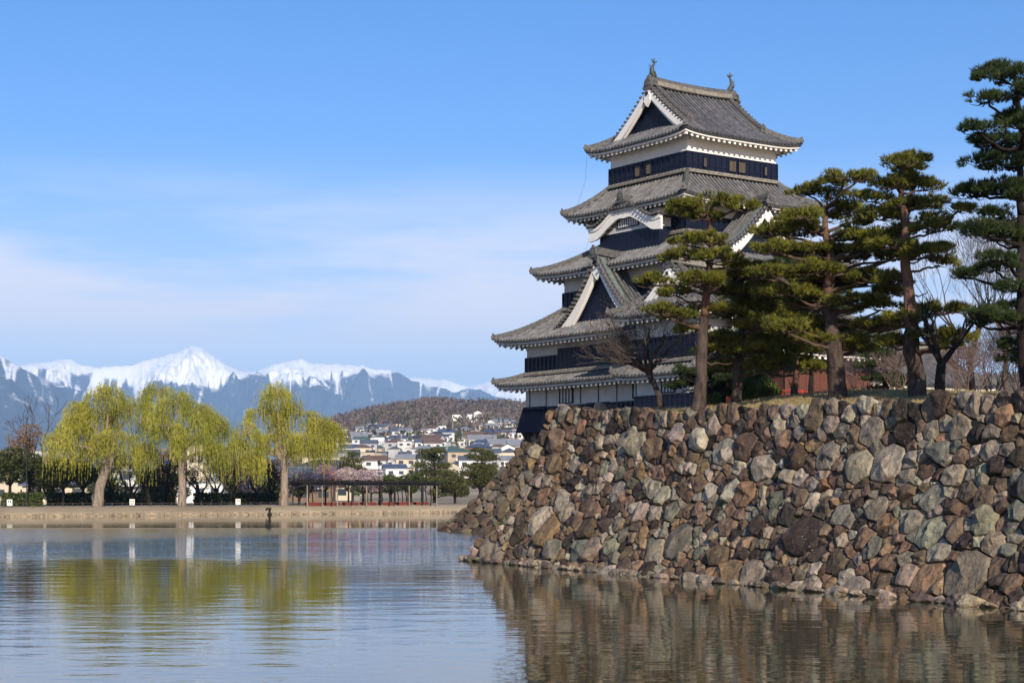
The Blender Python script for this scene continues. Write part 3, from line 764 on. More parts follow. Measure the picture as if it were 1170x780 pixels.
def dormer(root, k, gd, w_, zb, za, depth, cx=0, cy=0, cc=0, curve=.3, m='tile', board=.42, edge_copper=False, rise=.30, pend=True):
    """triangular dormer gable (chidori-hafu) on side k with its own tiled roof running back into the roof behind"""
    g = MB(); plf = side_place(k, gd, cx, cy); ends = MB()
    def zl(q):
        t_ = abs(q)/w_; return za-(za-zb)*((1+curve)*t_-curve*t_*t_)
    ww = w_*1.06
    for s in (-1, 1):
        # tile columns run down the slope; the column coordinate is the depth
        def place(c, d, z, s=s): return plf(cc+s*(ww-d), c, z)
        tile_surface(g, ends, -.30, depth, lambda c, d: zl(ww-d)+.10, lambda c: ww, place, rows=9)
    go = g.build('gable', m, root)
    gable_face(go, k, gd, w_, zb, za, cx, cy, curve, board=board, cc=cc, pend=pend)
    rb = MB(); ridge_bar(rb, [plf(cc, -.35+(depth+.35)*i/6, za+.12+.18*(1-i/6)**2) for i in range(7)], .30, .50)
    fr = Vector(plf(cc, -1, 0))-Vector(plf(cc, 0, 0)); onigawara(rb, plf(cc, -.40, za+.15), fr, .75); rb.build('ridge', 'ridge', go)
    # edge courses down the verge, with round end tiles
    eb, cb = MB(), MB()
    for s in (-1, 1):
        pts = [Vector(plf(cc+s*ww*i/12, .75, zl(ww*i/12)+.16)) for i in range(1, 13)]; side = Vector(plf(0, 1, 0))-Vector(plf(0, 0, 0))
        eb.sweep(pts, [(-.13, 0), (-.13, .2), (0, .28), (.13, .2), (.13, 0)], side)
        if edge_copper and s > 0 or edge_copper and s < 0:
            cb.sweep([Vector(plf(cc+s*ww*i/12, .38, zl(ww*i/12)+.17)) for i in range(13)], [(-.17, 0), (-.17, .05), (.17, .05), (.17, 0)], side)
        m_ = int(ww/.27*1.15)
        for i in range(m_):
            q = ww*(i+.5)/m_; z = zl(q)+.14; a = Vector(plf(cc+s*q, -.42, z)); b = Vector(plf(cc+s*q, .12, z+.02)); eb.tube([a, b], .09, 7)
    eb.build('verge_tiles', 'ridge', go)
    if edge_copper: cb.build('copper_flashing', 'copper', go)
    return go
def shachi(mb, p, d, s=1.0):
    """fish ornament: head on the ridge, body curving up, tail fanned at the top"""
    p = Vector(p); d = Vector(d).normalized(); u = Vector((0, 0, 1)); sd = Vector((-d.y, d.x, 0))
    pts = [(.20, .05), (.10, .18), (-.02, .34), (-.04, .52), (.02, .68), (.10, .80), (.13, .90)]; rr = [.13, .17, .16, .12, .09, .06, .04]
    mb.tube([p+d*(a*s)+u*(b*s) for a, b in pts], [r*s for r in rr], 9)
    mb.tube([p+d*(.20*s)+u*(.05*s), p+d*(.36*s)-u*(.0*s)], [.13*s, .07*s], 8)
    for a_, b_ in ((-.10, 1.12), (.08, 1.18), (.26, 1.05)):
        q = p+d*(.12*s)+u*(.86*s); mb.tube([q, p+d*(a_*s*.9+.05*s)+u*(b_*s*.92), p+d*(a_*s*1.2+.05*s)+u*(b_*s)], [.05*s, .045*s, .008*s], 5)
    for q in range(4):
        b0 = p+d*((-.16-.02*q)*s)+u*((.28+.13*q)*s); mb.tube([b0+d*.08*s, b0-d*.10*s+u*.06*s], [.03*s, .006], 4)
    for t_ in (-1, 1): b0 = p+d*.06*s+u*.24*s+sd*(t_*.12*s); mb.tube([b0, b0+sd*(t_*.20*s)+u*.10*s-d*.08*s], [.06*s, .01], 5)
def irimoya(root, name, hx, hy, zr, ze, g, wg, cx=0, cy=0, axis='x', lift=.35, ca=.56, cb_=.04, wallx=None, wally=None, m='tile', orn=True, gover=.45, both=True):
    """hip and gable roof, ridge along x (or y when axis='y'); zr ridge line height, ze eave; g gable wall plane distance from centre"""
    H = zr-ze; D = hy if axis == 'x' else hx; sc = H/(ca*D+cb_*D*D)
    def prof(d): return sc*(ca*d+cb_*d*d)
    SA = (0, 2) if axis == 'x' else (1, 3); SB = (1, 3) if axis == 'x' else (0, 2)
    al = hx if axis == 'x' else hy      # half length along ridge (eave)
    ge = g+gover
    def z(k, c, d):
        a2 = (al if k in SA else D); return ze+prof(d)+(lift*.7)*min(1.1, abs(c)/a2)**5*max(0, 1-d/2.2)**1.5
    mb, ends = MB(), MB(); 
    for k in SA:
        hh = D; pl = side_place(k, hh, cx, cy)
        dm = lambda c: D if abs(c) <= ge else min(al-ge+.0, al-abs(c)) if abs(c) > ge else D
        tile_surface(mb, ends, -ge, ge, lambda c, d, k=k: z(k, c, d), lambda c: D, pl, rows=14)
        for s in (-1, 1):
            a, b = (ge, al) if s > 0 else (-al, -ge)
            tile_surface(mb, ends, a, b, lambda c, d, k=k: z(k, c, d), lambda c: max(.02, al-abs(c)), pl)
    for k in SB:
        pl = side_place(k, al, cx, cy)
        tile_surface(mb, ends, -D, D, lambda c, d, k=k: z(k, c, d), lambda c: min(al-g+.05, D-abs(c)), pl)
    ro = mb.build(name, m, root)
    gz_ = ze+prof(al-g)
    for k in SB:
        # barge boards follow the main slope: height at lateral q is ze+prof(D-q)
        pl = side_place(k, ge, cx, cy); gf = MB(); n = 18; wq = D-(al-ge)*.55
        go = MB()
        for s in (-1, 1):
            P = []; P2 = []
            for i in range(n+1):
                q = wq*i/n; zz = ze+prof(D-q)-.06; tw = .48*(1+.25*i/n)
                for (d, h) in ((-.05, 0), (-.05, -tw), (.07, -tw), (.07, 0)): P.append(pl(s*q, d, zz+h))
                for (d, h) in ((.05, -tw+.02), (.05, -tw-.14), (.16, -tw-.14), (.16, -tw+.02)): P2.append(pl(s*q*.96, d, zz+h))
            fs = [(i*4+j, i*4+(j+1) % 4, i*4+4+(j+1) % 4, i*4+4+j) for i in range(n) for j in range(4)]+[(4*n, 4*n+1, 4*n+2, 4*n+3)]
            go.add(P, fs); go.add(P2, fs)
        gb = go.build('barge_board', 'plaster', ro)
        tr = MB(); plw = side_place(k, g, cx, cy); wt = D-(al-g)*.9
        Pp = [plw(a, 0, zz) for a, zz in [(-wt*(1-i/10), ze+prof(D-wt*(1-i/10))-.1) for i in range(10)]+[(wt*i/10, ze+prof(D-wt*i/10)-.1) for i in range(11)]+[(wt, gz_-.6), (-wt, gz_-.6)]]
        tr.add(Pp, [tuple(range(len(Pp)))[::-1]])
        for i in range(1, 16):
            q = -wt+2*wt*i/16; zt_ = ze+prof(D-abs(q))-.3
            a = plw(q-.03, -.03, 0); b = plw(q+.03, -.03, 0); tr.add([(a[0], a[1], gz_-.3), (b[0], b[1], gz_-.3), (b[0], b[1], zt_), (a[0], a[1], zt_)], [(0, 1, 2, 3)])
        tr.build('gable_wall', 'lacquer', ro)
        s = D/5.2*.8; pz = zr-.75; pm = MB(); e = Vector(pl(0, -.1, 0))-Vector(pl(0, 0, 0))
        poly = [(0, .55), (.22, .42), (.42, .18), (.30, .0), (.44, -.18), (.26, -.42), (0, -.72), (-.26, -.42), (-.44, -.18), (-.30, 0), (-.42, .18), (-.22, .42)]
        pm.prism([Vector(pl(a*s, -.0, pz+b*s)) for a, b in poly], e*1.4); po = pm.build('pendant', 'plaster', gb)
        cm = MB(); c0 = Vector(pl(0, -.12, pz+.40*s)); cm.tube([c0, c0+e*.8], .18*s, 12); cm.build('boss', 'darkwood', gb)
    # ridges
    rb = MB(); axv = Vector((1, 0, 0)) if axis == 'x' else Vector((0, 1, 0)); ctr = Vector((cx, cy, 0))
    pts = [ctr+axv*(ge*1.0*(-1+2*i/14))+Vector((0, 0, zr+.02+.16*(abs(-1+2*i/14))**2.5)) for i in range(15)]
    ridge_bar(rb, pts, .42, .62)
    for s in (-1, 1): onigawara(rb, ctr+axv*(s*(ge+.02))+Vector((0, 0, zr-.05)), axv*s, .8)
    rb.build('main_ridge', 'ridge', ro)
    pb = MB(); pv_ = Vector((-axv.y, axv.x, 0))
    for s in (-1, 1): pb.sweep([p+pv_*(s*.30)+Vector((0, 0, .05)) for p in pts[1:-1]], [(-.06, 0), (-.06, .28), (.02, .28), (.02, 0)], pv_*s)
    pb.build('ridge_course', 'ridge_pale', ro)
    for k in SA:
        pl = side_place(k, D, cx, cy)
        for s in (-1, 1):
            hb = MB()
            # descending ridge near the gable edge
            c = s*(ge-.62); pts = [pl(c, D-.25-(D-.25-(al-g)*1.02)*i/12, 0) for i in range(13)]
            pts = [(p[0], p[1], ze+prof(D-.25-(D-.25-(al-g)*1.02)*i/12)+.10) for i, p in enumerate(pts)]
            ridge_bar(hb, pts, .26, .36); p = Vector(pts[-1]); dn = Vector(pl(0, -1, 0))-Vector(pl(0, 0, 0)); onigawara(hb, p+Vector((0, 0, .05)), dn, .5)
            # verge rolls
            m_ = int(D*.78/.27)
            for i in range(m_):
                d = D-.2-(D*.74)*i/m_; zz = ze+prof(d)+.10; a = Vector(pl(s*(ge+.12), d, zz)); b = Vector(pl(s*(ge-.42), d, zz+.02)); hb.tube([a, b], .09, 7)
            # hip ridge to the corner
            pts = [pl(s*(al-d), d, z(k, s*(al-d), d)+.06) for d in [(al-g)*1.02*(1-i/8) for i in range(9)]]
            ridge_bar(hb, pts, .26, .34); dd = Vector(pts[-1])-Vector(pts[0]); dd.z = 0; onigawara(hb, Vector(pts[-1])+Vector((0, 0, .05)), dd, .42); hb.build('hip_ridge', 'ridge', ro)
    if wallx: eave_under(ro, hx, hy, wallx, wally, z, cx, cy, 'plaster')
    if orn:
        for s in (-1, 1):
            sm_ = MB(); shachi(sm_, ctr+axv*(s*(ge-.35))+Vector((0, 0, zr+.66)), -axv*s, 1.15); sm_.build('fish_ornament', 'bronze', ro, smooth=True)
    return ro

KX, KY = 12.24, 115.7
keep = tag(empty('castle_keep', (KX, KY, 0), R(35.4)), 'tall black and white castle keep with stacked grey tiled roofs and curved gables', 'castle keep')
# storeys ------------------------------------------------------------------
# first storey
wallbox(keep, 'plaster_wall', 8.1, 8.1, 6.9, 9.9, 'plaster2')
w1 = boards(keep, 8.1, 8.1, 6.95, 8.42)
# flared stone-dropping chutes at the corner of the first storey
st = MB()
def chute(c0, c1, k, he):
    pl = side_place(k, he); P = [pl(c0, .02, 8.50), pl(c1, .02, 8.50), pl(c1, -.62, 6.72), pl(c0, -.62, 6.72), pl(c0, .02, 6.72), pl(c1, .02, 6.72)]
    st.add(P, [(0, 3, 2, 1), (3, 4, 5, 2), (0, 4, 3), (1, 2, 5)])
    n = int(abs(c1-c0)/.45)
    for i in range(n+1):
        c = c0+(c1-c0)*i/n; q = .035; st.add([pl(c-q, -.01, 8.50), pl(c+q, -.01, 8.50), pl(c+q, -.66, 6.70), pl(c-q, -.66, 6.70)], [(0, 3, 2, 1)])
chute(-8.3, -5.7, 3, 8.16); st.build('stone_drop_chute', 'chute', keep); st = MB()
chute(-1.2, 1.2, 3, 8.16); st.build('stone_drop_chute', 'chute', keep)
# vertical-bar windows on the first storey of the left face and their posts
for c in (-3.4, 4.3): window(keep, 3, 8.1, c, 8.62, 9.6, 1.35, 'plaster2', 4, frame='darkwood')
for k in (0, 3):
    pl = side_place(k, 8.1)
    for i in range(9):
        c = -7.6+i*1.9; P = [pl(c-.05, -.03, 8.5), pl(c+.05, -.03, 8.5), pl(c+.05, -.03, 9.8), pl(c-.05, -.03, 9.8)]; pm = MB(); pm.add(P, [(0, 1, 2, 3)]); pm.build('wall_post', 'soffit', keep)
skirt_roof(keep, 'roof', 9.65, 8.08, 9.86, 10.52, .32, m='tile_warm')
# second storey
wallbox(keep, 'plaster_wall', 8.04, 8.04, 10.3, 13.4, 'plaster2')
boards(keep, 8.04, 8.04, 10.4, 11.86)
mb = MB(); pl = side_place(3, 8.12)
P = [pl(-4.4, -.03, 10.4), pl(8.1, -.03, 10.4), pl(8.1, -.03, 12.28), pl(-4.4, -.03, 12.28), pl(-4.4, .03, 12.28), pl(8.1, .03, 12.28), pl(-4.4, .03, 10.4)]
mb.add(P, [(0, 1, 2, 3), (3, 2, 5, 4), (0, 3, 4, 6)])
for i in range(27):
    c = -4.3+i*.46; mb.add([pl(c-.03, -.06, 10.4), pl(c+.03, -.06, 10.4), pl(c+.03, -.06, 12.26), pl(c-.03, -.06, 12.26)], [(0, 1, 2, 3)])
mb.build('raised_boards', 'lacquer', keep)
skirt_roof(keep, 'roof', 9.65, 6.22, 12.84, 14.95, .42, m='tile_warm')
# third storey
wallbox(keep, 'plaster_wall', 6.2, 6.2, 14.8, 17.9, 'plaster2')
boards(keep, 6.2, 6.2, 14.9, 16.27)
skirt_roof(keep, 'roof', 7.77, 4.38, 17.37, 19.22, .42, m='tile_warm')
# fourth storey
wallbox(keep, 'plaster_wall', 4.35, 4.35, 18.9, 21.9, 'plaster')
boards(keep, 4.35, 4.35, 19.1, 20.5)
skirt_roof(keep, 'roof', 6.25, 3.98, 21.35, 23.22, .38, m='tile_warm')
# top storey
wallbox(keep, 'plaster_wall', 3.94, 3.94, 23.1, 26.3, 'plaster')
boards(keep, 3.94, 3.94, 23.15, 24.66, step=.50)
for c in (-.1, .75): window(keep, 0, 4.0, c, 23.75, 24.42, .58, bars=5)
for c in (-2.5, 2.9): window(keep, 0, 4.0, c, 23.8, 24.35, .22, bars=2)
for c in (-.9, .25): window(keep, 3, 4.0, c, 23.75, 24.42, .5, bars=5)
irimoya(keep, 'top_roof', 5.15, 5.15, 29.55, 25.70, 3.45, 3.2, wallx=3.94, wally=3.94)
# big triangular gable on the left face, second roof
dormer(keep, 3, 8.15, 4.05, 13.55, 17.8, 2.6, edge_copper=True, board=.66, curve=.42)
# triangular gable on the right face
dormer(keep, 0, 6.9, 3.1, 18.3, 21.15, 2.8, cc=.2, edge_copper=True, board=.55, curve=.4)
dormer(keep, 0, 8.6, 2.1, 13.6, 16.0, 2.6, cc=-3.7, board=.3)
# bay with cusped gable on the left face, third roof
bay = wallbox(keep, 'bay', .75, 2.95, 18.3, 21.0, 'plaster2', cx=-4.75)
wallbox(bay, 'board_cladding', .80, 3.0, 18.2, 19.85, 'lacquer', cx=-4.75)
bt = MB(); pl = side_place(3, 5.56)
for i in range(14):
    c = -3+i*.46; bt.add([pl(c-.03, -.03, 18.4), pl(c+.03, -.03, 18.4), pl(c+.03, -.03, 19.8), pl(c-.03, -.03, 19.8)], [(0, 1, 2, 3)])
bt.build('battens', 'lacquer', bay)
def kz(q, w_=3.75, z0=20.12, A=1.30):
    t_ = min(1, abs(q)/w_); return z0+A*(.5+.5*math.cos(math.pi*min(1, t_/.86)))+.22*max(0, t_-.8)*5*.35
kg = MB(); ke = MB(); plk = side_place(3, 5.95)
for s in (-1, 1):
    def place(c, d, z, s=s): return plk(s*(3.85-d), c, z)
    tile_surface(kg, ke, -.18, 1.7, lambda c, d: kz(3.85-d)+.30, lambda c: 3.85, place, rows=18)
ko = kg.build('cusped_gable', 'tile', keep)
kb = MB(); n = 44; P = []; P2 = []
for i in range(n+1):
    q = -3.75+7.5*i/n; t_ = abs(q)/3.75; th = .60-.12*math.exp(-((t_-.55)/.18)**2)+.16*math.exp(-(t_/.12)**2)+.10*math.exp(-((t_-1)/.10)**2)
    for (d, h) in ((-.14, .24), (-.14, .02), (-.06, .02), (-.06, -th), (.10, -th), (.10, .24)): P.append(plk(q, d, kz(q)+h))
kb.add(P, [(i*6+j, i*6+(j+1) % 6, i*6+6+(j+1) % 6, i*6+6+j) for i in range(n) for j in range(6)]+[(0, 5, 4, 3, 2, 1), tuple(6*n+q for q in range(6))]); kb.build('barge_board', 'plaster', ko)
tr = MB(); plw = side_place(3, 5.60)
Pp = [plw(-2.9+5.8*i/20, 0, kz(-2.9+5.8*i/20)-.05) for i in range(21)]+[plw(2.9, 0, 19.85), plw(-2.9, 0, 19.85)]; tr.add(Pp, [tuple(range(23))[::-1]]); tr.build('gable_wall', 'plaster2', ko)
fr = MB()
for s in (-1, 1):   # dark carved fretwork under the barge
    for j in range(5): q = s*(.35+.5*j); p = Vector(plk(q, .14, kz(q)-.50)); fr.tube([p, p+Vector((.04, 0, -.2+.03*j))], [.17, .08], 7)
fr.build('fretwork', 'darkwood', ko)
window(keep, 3, 5.58, -.0, 20.15, 20.75, 2.1, 'plaster2', 9, frame='darkwood')
rb = MB(); ridge_bar(rb, [plk(0, -.3+i*.35, 21.85-.0*i) for i in range(6)], .32, .32); onigawara(rb, plk(0, -.32, 21.75), (-1, 0, 0), .75)
m_ = 26
for i in range(m_):
    q = -3.8+7.6*(i+.5)/m_; a = Vector(plk(q, -.36, kz(q)+.36)); b = Vector(plk(q, .10, kz(q)+.38)); rb.tube([a, b], .09, 7)
rb.build('verge_tiles', 'ridge', ko)
# thin lightning cables at the left corner
lc = MB(); lc.tube([(-5.1, 5.1, 25.75), (-5.15, 5.2, 24.0), (-5.6, 5.8, 21.7)], .007, 4); lc.tube([(-5.95, 3.7, 20.1), (-6.3, 3.9, 18.3)], .006, 4); lc.build('lightning_cable', 'darkwood', keep)

# ---- turret on the near corner, two storeys
tx, ty = -6.9, -9.6
tur = tag(empty('corner_turret', (KX, KY, 0), R(35.4)), 'two-storey side turret with tiled roofs joined to the keep, half hidden behind pines', 'turret')
wallbox(tur, 'plaster_wall', 3.7, 2.7, 6.0, 13.9, 'plaster2', tx, ty); boards(tur, 3.7, 2.7, 6.0, 8.45, tx, ty); boards(tur, 3.7, 2.7, 10.3, 11.9, tx, ty)
skirt_roof(tur, 'roof', 3.75, 2.72, 9.6, 10.25, .3, tx, ty, hex_=4.75, hix=3.72, m='tile_warm')
irimoya(tur, 'top_roof', 4.95, 3.95, 16.2, 13.15, 3.0, 2, tx, ty, lift=.35, wallx=3.7, wally=2.7, orn=False)
window(tur, 3, 3.7-tx, -ty+.3, 8.6, 9.4, 1.1, 'plaster2', 4, frame='darkwood')
# ---- moon-viewing wing, red-brown panels below a tiled roof
mx_, my_ = -4.95, -14.75
wing = tag(empty('viewing_wing', (KX, KY, 0), R(35.4)), 'low wing with red-brown panel doors and vermilion balcony behind the pine trunks', 'building')
wallbox(wing, 'plaster_wall', 3.5, 2.6, 5.4, 10.4, 'darkwood', mx_, my_)
for k, hh, al, cx_, cy_ in ((0, 2.6, 3.5, mx_, my_), (1, 3.5, 2.6, mx_, my_), (3, 3.5, 2.6, mx_, my_)):
    pl = side_place(k, hh, cx_, cy_); n = 6 if k == 0 else 4
    for i in range(n):
        c0 = -al+2*al*i/n; c1 = -al+2*al*(i+1)/n; pn = MB(); sl = MB()
        P = [pl(c0+.05, -.03, 7.6), pl(c1-.05, -.03, 7.6), pl(c1-.05, -.03, 9.75), pl(c0+.05, -.03, 9.75)]; pn.add(P, [(0, 1, 2, 3)]); po = pn.build('panel_door', 'redwood', wing)
        for q in range(16):
            z = 7.68+q*.13; sl.add([pl(c0+.1, -.06, z), pl(c1-.1, -.06, z), pl(c1-.1, -.035, z+.07), pl(c0+.1, -.035, z+.07)], [(0, 1, 2, 3)])
        for cc_ in (c0+.05, (c0+c1)/2, c1-.05): sl.add([pl(cc_-.04, -.075, 7.6), pl(cc_+.04, -.075, 7.6), pl(cc_+.04, -.075, 9.75), pl(cc_-.04, -.075, 9.75)], [(0, 1, 2, 3)])
        sl.build('slats', 'redwood', po)
hbm = MB()
pl = side_place(0, 2.6, mx_, my_); hbm.add([pl(-3.6, -.12, 9.75), pl(3.6, -.12, 9.75), pl(3.6, -.12, 9.95), pl(-3.6, -.12, 9.95), pl(-3.6, .05, 9.75), pl(3.6, .05, 9.75), pl(3.6, .05, 9.95), pl(-3.6, .05, 9.95)], [(0, 1, 2, 3), (3, 2, 6, 7), (0, 4, 5, 1)]); hbm.build('lintel', 'darkwood', wing)
rl = MB()
for (a, b) in (((-4.6, -3.6), (4.5, -3.6)), ((-4.6, -3.6), (-4.6, 2.6)), ((4.5, -3.6), (4.5, 2.6))):
    for z in (7.75, 8.05, 8.30): rl.tube([(mx_+a[0], my_+a[1], z), (mx_+b[0], my_+b[1], z)], .05, 6)
    for q in range(7):
        t_ = q/6; x = a[0]+(b[0]-a[0])*t_; y = a[1]+(b[1]-a[1])*t_; rl.box((mx_+x, my_+y, 7.9), (.1, .1, 1.0))
rl.build('railing', 'vermilion', wing)
fl = MB(); fl.box((mx_, my_, 7.45), (9.4, 7.4, .14)); fl.build('veranda_floor', 'vermilion', wing); bs = MB(); bs.box((mx_, my_, 6.2), (8.6, 6.8, 2.3)); bs.build('stone_base', 'dirt', wing)
irimoya(wing, 'roof', 5.1, 4.2, 13.9, 10.55, 3.0, 2, mx_, my_, lift=.28, wallx=3.5, wally=2.6, orn=False)
# ---- plastered connecting building farther right, seen between trunks
cx2, cy2 = 5.2, -13.2
cb2 = tag(empty('side_building', (KX, KY, 0), R(35.4)), 'white plastered low building with tiled roof at the far right of the castle', 'building')
wallbox(cb2, 'plaster_wall', 4.6, 2.4, 5.4, 9.3, 'plaster', cx2, cy2); boards(cb2, 4.6, 2.4, 5.4, 7.2, cx2, cy2)
irimoya(cb2, 'roof', 5.8, 3.6, 11.6, 9.2, 4.2, 2, cx2, cy2, lift=.25, wallx=4.6, wally=2.4, orn=False)

# ---- stone base of the keep, standing in the moat
base = tag(empty('stone_foundation', (KX, KY, 0), R(35.4)), 'sloping stone base in the moat under the keep, partly in shadow', 'stone base')
BT = 6.72
def bset(f): return 4.3*(1-f)**1.45 if f < 1 else 0
def base_pt(k, c, z, h):
    f = z/BT; pl = side_place(k, 8.0+bset(f)); p = Vector(pl(c, -h*.8, z+h*.5)); return p
rb_ = MB()
# near-left face: rubble
RF = [(.50, .65, 80), (.36, .50, 700), (.24, .36, 4000), (.16, .24, 7000)]
SB_ = 1.22
for kk, seed in ((3, 31), (2, 32), (0, 33)):
    okf = lambda u, v, r: v+r*.7 < BT*SB_ and v > -.5 and abs(u)+r*.9 < 8.05+bset(v/SB_/BT)
    p_, c_ = pack(okf, (-12.5, 12.5), (-.4, BT*SB_), RF if kk == 3 else [(.5, .65, 500), (.35, .5, 1500), (.22, .35, 2500)], seed)
    for (u, v, r), poly in zip(p_, power_cells(p_, c_)):
        if len(poly) >= 3: rock(rb_, poly, rockcol([((.150, .110, .075), 5), ((.105, .080, .058), 4), ((.19, .15, .11), 3), ((.075, .058, .045), 3), ((.15, .14, .115), 1.5)]), lambda uu, vv_, h, kk=kk: base_pt(kk, uu, vv_/SB_, h), None, r, rs, detail=0, gap=.015)  # keep's shadow put into these darker stone colours
o = rb_.build('stones', 'rockfar', base, smooth=True, sharp=30); o['kind'] = 'stuff'
co = MB()
for lev in range(9):
    pass
P = []
for lev in range(10):
    z = -1.0+(BT+1.0-.03)*lev/9; s = 7.9+bset(max(-.1, z/BT)); P += [(-s, -s, z), (s, -s, z), (s, s, z), (-s, s, z)]
fs = [(l*4+j, l*4+(j+1) % 4, l*4+4+(j+1) % 4, l*4+4+j) for l in range(9) for j in range(4)]+[(36, 37, 38, 39)]
co.add(P, fs); co.build('fill', 'dirt', base)
# ================================================================ TREES ON THE BASTION
def curve(pts, n=4, jit=0.):
    """Catmull-Rom through points"""
    pts = [Vector(p) for p in pts]; out = []
    for i in range(len(pts)-1):
        p0, p1, p2, p3 = pts[max(i-1, 0)], pts[i], pts[i+1], pts[min(i+2, len(pts)-1)]
        for q in range(n):
            t_ = q/n; out.append(.5*((2*p1)+(p2-p0)*t_+(2*p0-5*p1+4*p2-p3)*t_*t_+(3*p1-p0-3*p2+p3)*t_**3)+(Vector((random.gauss(0, jit), random.gauss(0, jit), random.gauss(0, jit))) if jit and (i or q) else Vector((0, 0, 0))))
    out.append(pts[-1]); return out
def path_at(path, z):
    for a, b in zip(path, path[1:]):
        if a.z <= z <= b.z: return a+(b-a)*((z-a.z)/max(1e-6, b.z-a.z))
    return path[-1] if z > path[-1].z else path[0]
def pine(label, Y, trunk, r0, pads, matn='pine', bark='bark', top='barkred', group='pines on the bastion', extra=0, dens=1.0, redfrom=.5, needle=.15, name='pine_tree', stubs=5):
    base = at(trunk[0][0], Y, trunk[0][1]); base.z -= .25; root = tag(empty(name, base), label, 'pine tree', group)
    rs_ = random.Random(int(trunk[0][0]*7+Y)); 
    tp = [at(px, Y+(rs_.uniform(-.25, .25) if i else 0), py) for i, (px, py) in enumerate(trunk)]; tp[0].z -= .25
    path = [p-base for p in curve(tp, 5, .012)]; n = len(path); rad = [r0*.86*(1-.78*(i/(n-1))**.9)*(1.45 if i == 0 else 1.18 if i == 1 else 1) for i in range(n)]
    cut = int(n*redfrom); mb = MB()
    # lumpy bark: jitter the tube vertices
    def barktube(mb, pts, rr, nn=12):
        o = len(mb.v); mb.tube(pts, rr, nn)
        for q in range(o, len(mb.v)):
            v = Vector(mb.v[q]); d = noise.noise(v*3.1+base)*.16+noise.noise(v*9+base)*.07; i_ = min(len(pts)-1, (q-o)//nn); c = Vector(pts[i_]); mb.v[q] = tuple(c+(v-c)*(1+d))
    barktube(mb, path[:cut+1], rad[:cut+1], 14); mb.build('trunk', bark, root, smooth=True)
    up = MB(); barktube(up, path[cut:], rad[cut:], 10); lim = MB(); 
    Vs, Fs, Rn = [], [], []; off = 0
    allp = list(pads)
    for _ in range(extra):
        b_ = rs_.choice(pads); allp.append((b_[0]+rs_.uniform(-14, 14), b_[1]+rs_.uniform(-8, 4), b_[2]*.8, b_[3]))
    for ip, pd in enumerate(allp):
        px, py, hw, hh = pd[:4]; rx = hw/F*Y*1.14; rz = hh/F*Y*1.2
        dx = abs(px-interp(-py, [(-q[1], q[0]) for q in trunk]))/F*Y
        dy = pd[4] if len(pd) > 4 else rs_.uniform(-1.0, 1.0)*min(1.6, .5+rx)*(.7 if dx > 1.2 else 1.0)+(rs_.choice((-1, 1))*.9 if ip >= len(pads) else 0)
        c = at(px, Y, py)+Vector((0, dy, 0))-base; ry = rx*rs_.uniform(.7, .95)
        # limb from the trunk to the pad
        zt = c.z-max(.12, .35*min(2.5, dx)); s_ = path_at(path, max(path[0].z+r0*3, min(zt, path[-1].z-.1)))
        e = c-Vector((0, 0, rz*.45)); mid = s_+(e-s_)*.5+Vector((rs_.uniform(-.12, .12), rs_.uniform(-.15, .15), rs_.uniform(-.18, .16)))
        lp = curve([s_, mid, e], 4, .02); r_ = .028+.020*min(2, (e-s_).length); lim.tube(lp, [r_*(1-.55*i/(len(lp)-1)) for i in range(len(lp))], 7)
        # branchlets inside the pad
        for q in range(int(5+rx*5)):
            a = rs_.uniform(0, 6.28); f = rs_.uniform(.45, .9); t_ = e+Vector((math.cos(a)*rx*f, math.sin(a)*ry*f, rz*rs_.uniform(-.1, .55))); m_ = e+(t_-e)*.5+Vector((0, 0, -rz*.25)); lim.tube([e, m_, t_], [r_*.42, r_*.28, .008], 4)
        # sub-clumps of tufts: uneven outline with gaps
        nsub = max(7, int(rx*ry*30*dens)); cc = []
        for q in range(nsub):
            a = rs_.uniform(0, 6.28); f = math.sqrt(rs_.random()); cx_, cy_ = math.cos(a)*rx*f*.92, math.sin(a)*ry*f*.92
            zz = rz*(1-f*f*.8)*rs_.uniform(.25, .95)-rz*.30; cr_ = rs_.uniform(.14, .26)*(1 if rx > .5 else .8)
            k_ = int(34*dens); pts = rng.normal(0, 1, (k_, 3)); pts /= np.linalg.norm(pts, axis=1)[:, None]; pts *= (rng.uniform(.35, 1, (k_, 1))**.5)*np.array([cr_*1.15, cr_*1.15, cr_*.62]); cc.append(pts+np.array([c.x+cx_, c.y+cy_, c.z+zz]))
        cc = np.concatenate(cc); d = cc-np.array([c.x, c.y, c.z-rz*1.6]); d /= np.linalg.norm(d, axis=1)[:, None]; d[:, 2] += .45
        V_, F_, rn = leaves(cc, 8, needle, .0105, d, .55); Vs.append(V_); Fs.append(F_+off); Rn.append(rn); off += len(V_)
    # dead stubs and bare twigs
    for q in range(stubs):
        z = path[0].z+(path[-1].z-path[0].z)*rs_.uniform(.25, .9); s_ = path_at(path, z); a = rs_.uniform(0, 6.28); l_ = rs_.uniform(.4, 1.3); e = s_+Vector((math.cos(a)*l_, math.sin(a)*l_*.7, rs_.uniform(-.15, .3)))
        lim.tube(curve([s_, s_+(e-s_)*.5+Vector((0, 0, -.1)), e], 3, .03), [.035-.004*i for i in range(7)], 5)
    up.build('upper_trunk', top, root, smooth=True); lim.build('branches', 'pinelimb' if matn != 'pinedark' else 'barkdark', root, smooth=True)
    np_mesh('foliage', np.concatenate(Vs), np.concatenate(Fs), matn, root, np.concatenate(Rn)); return root

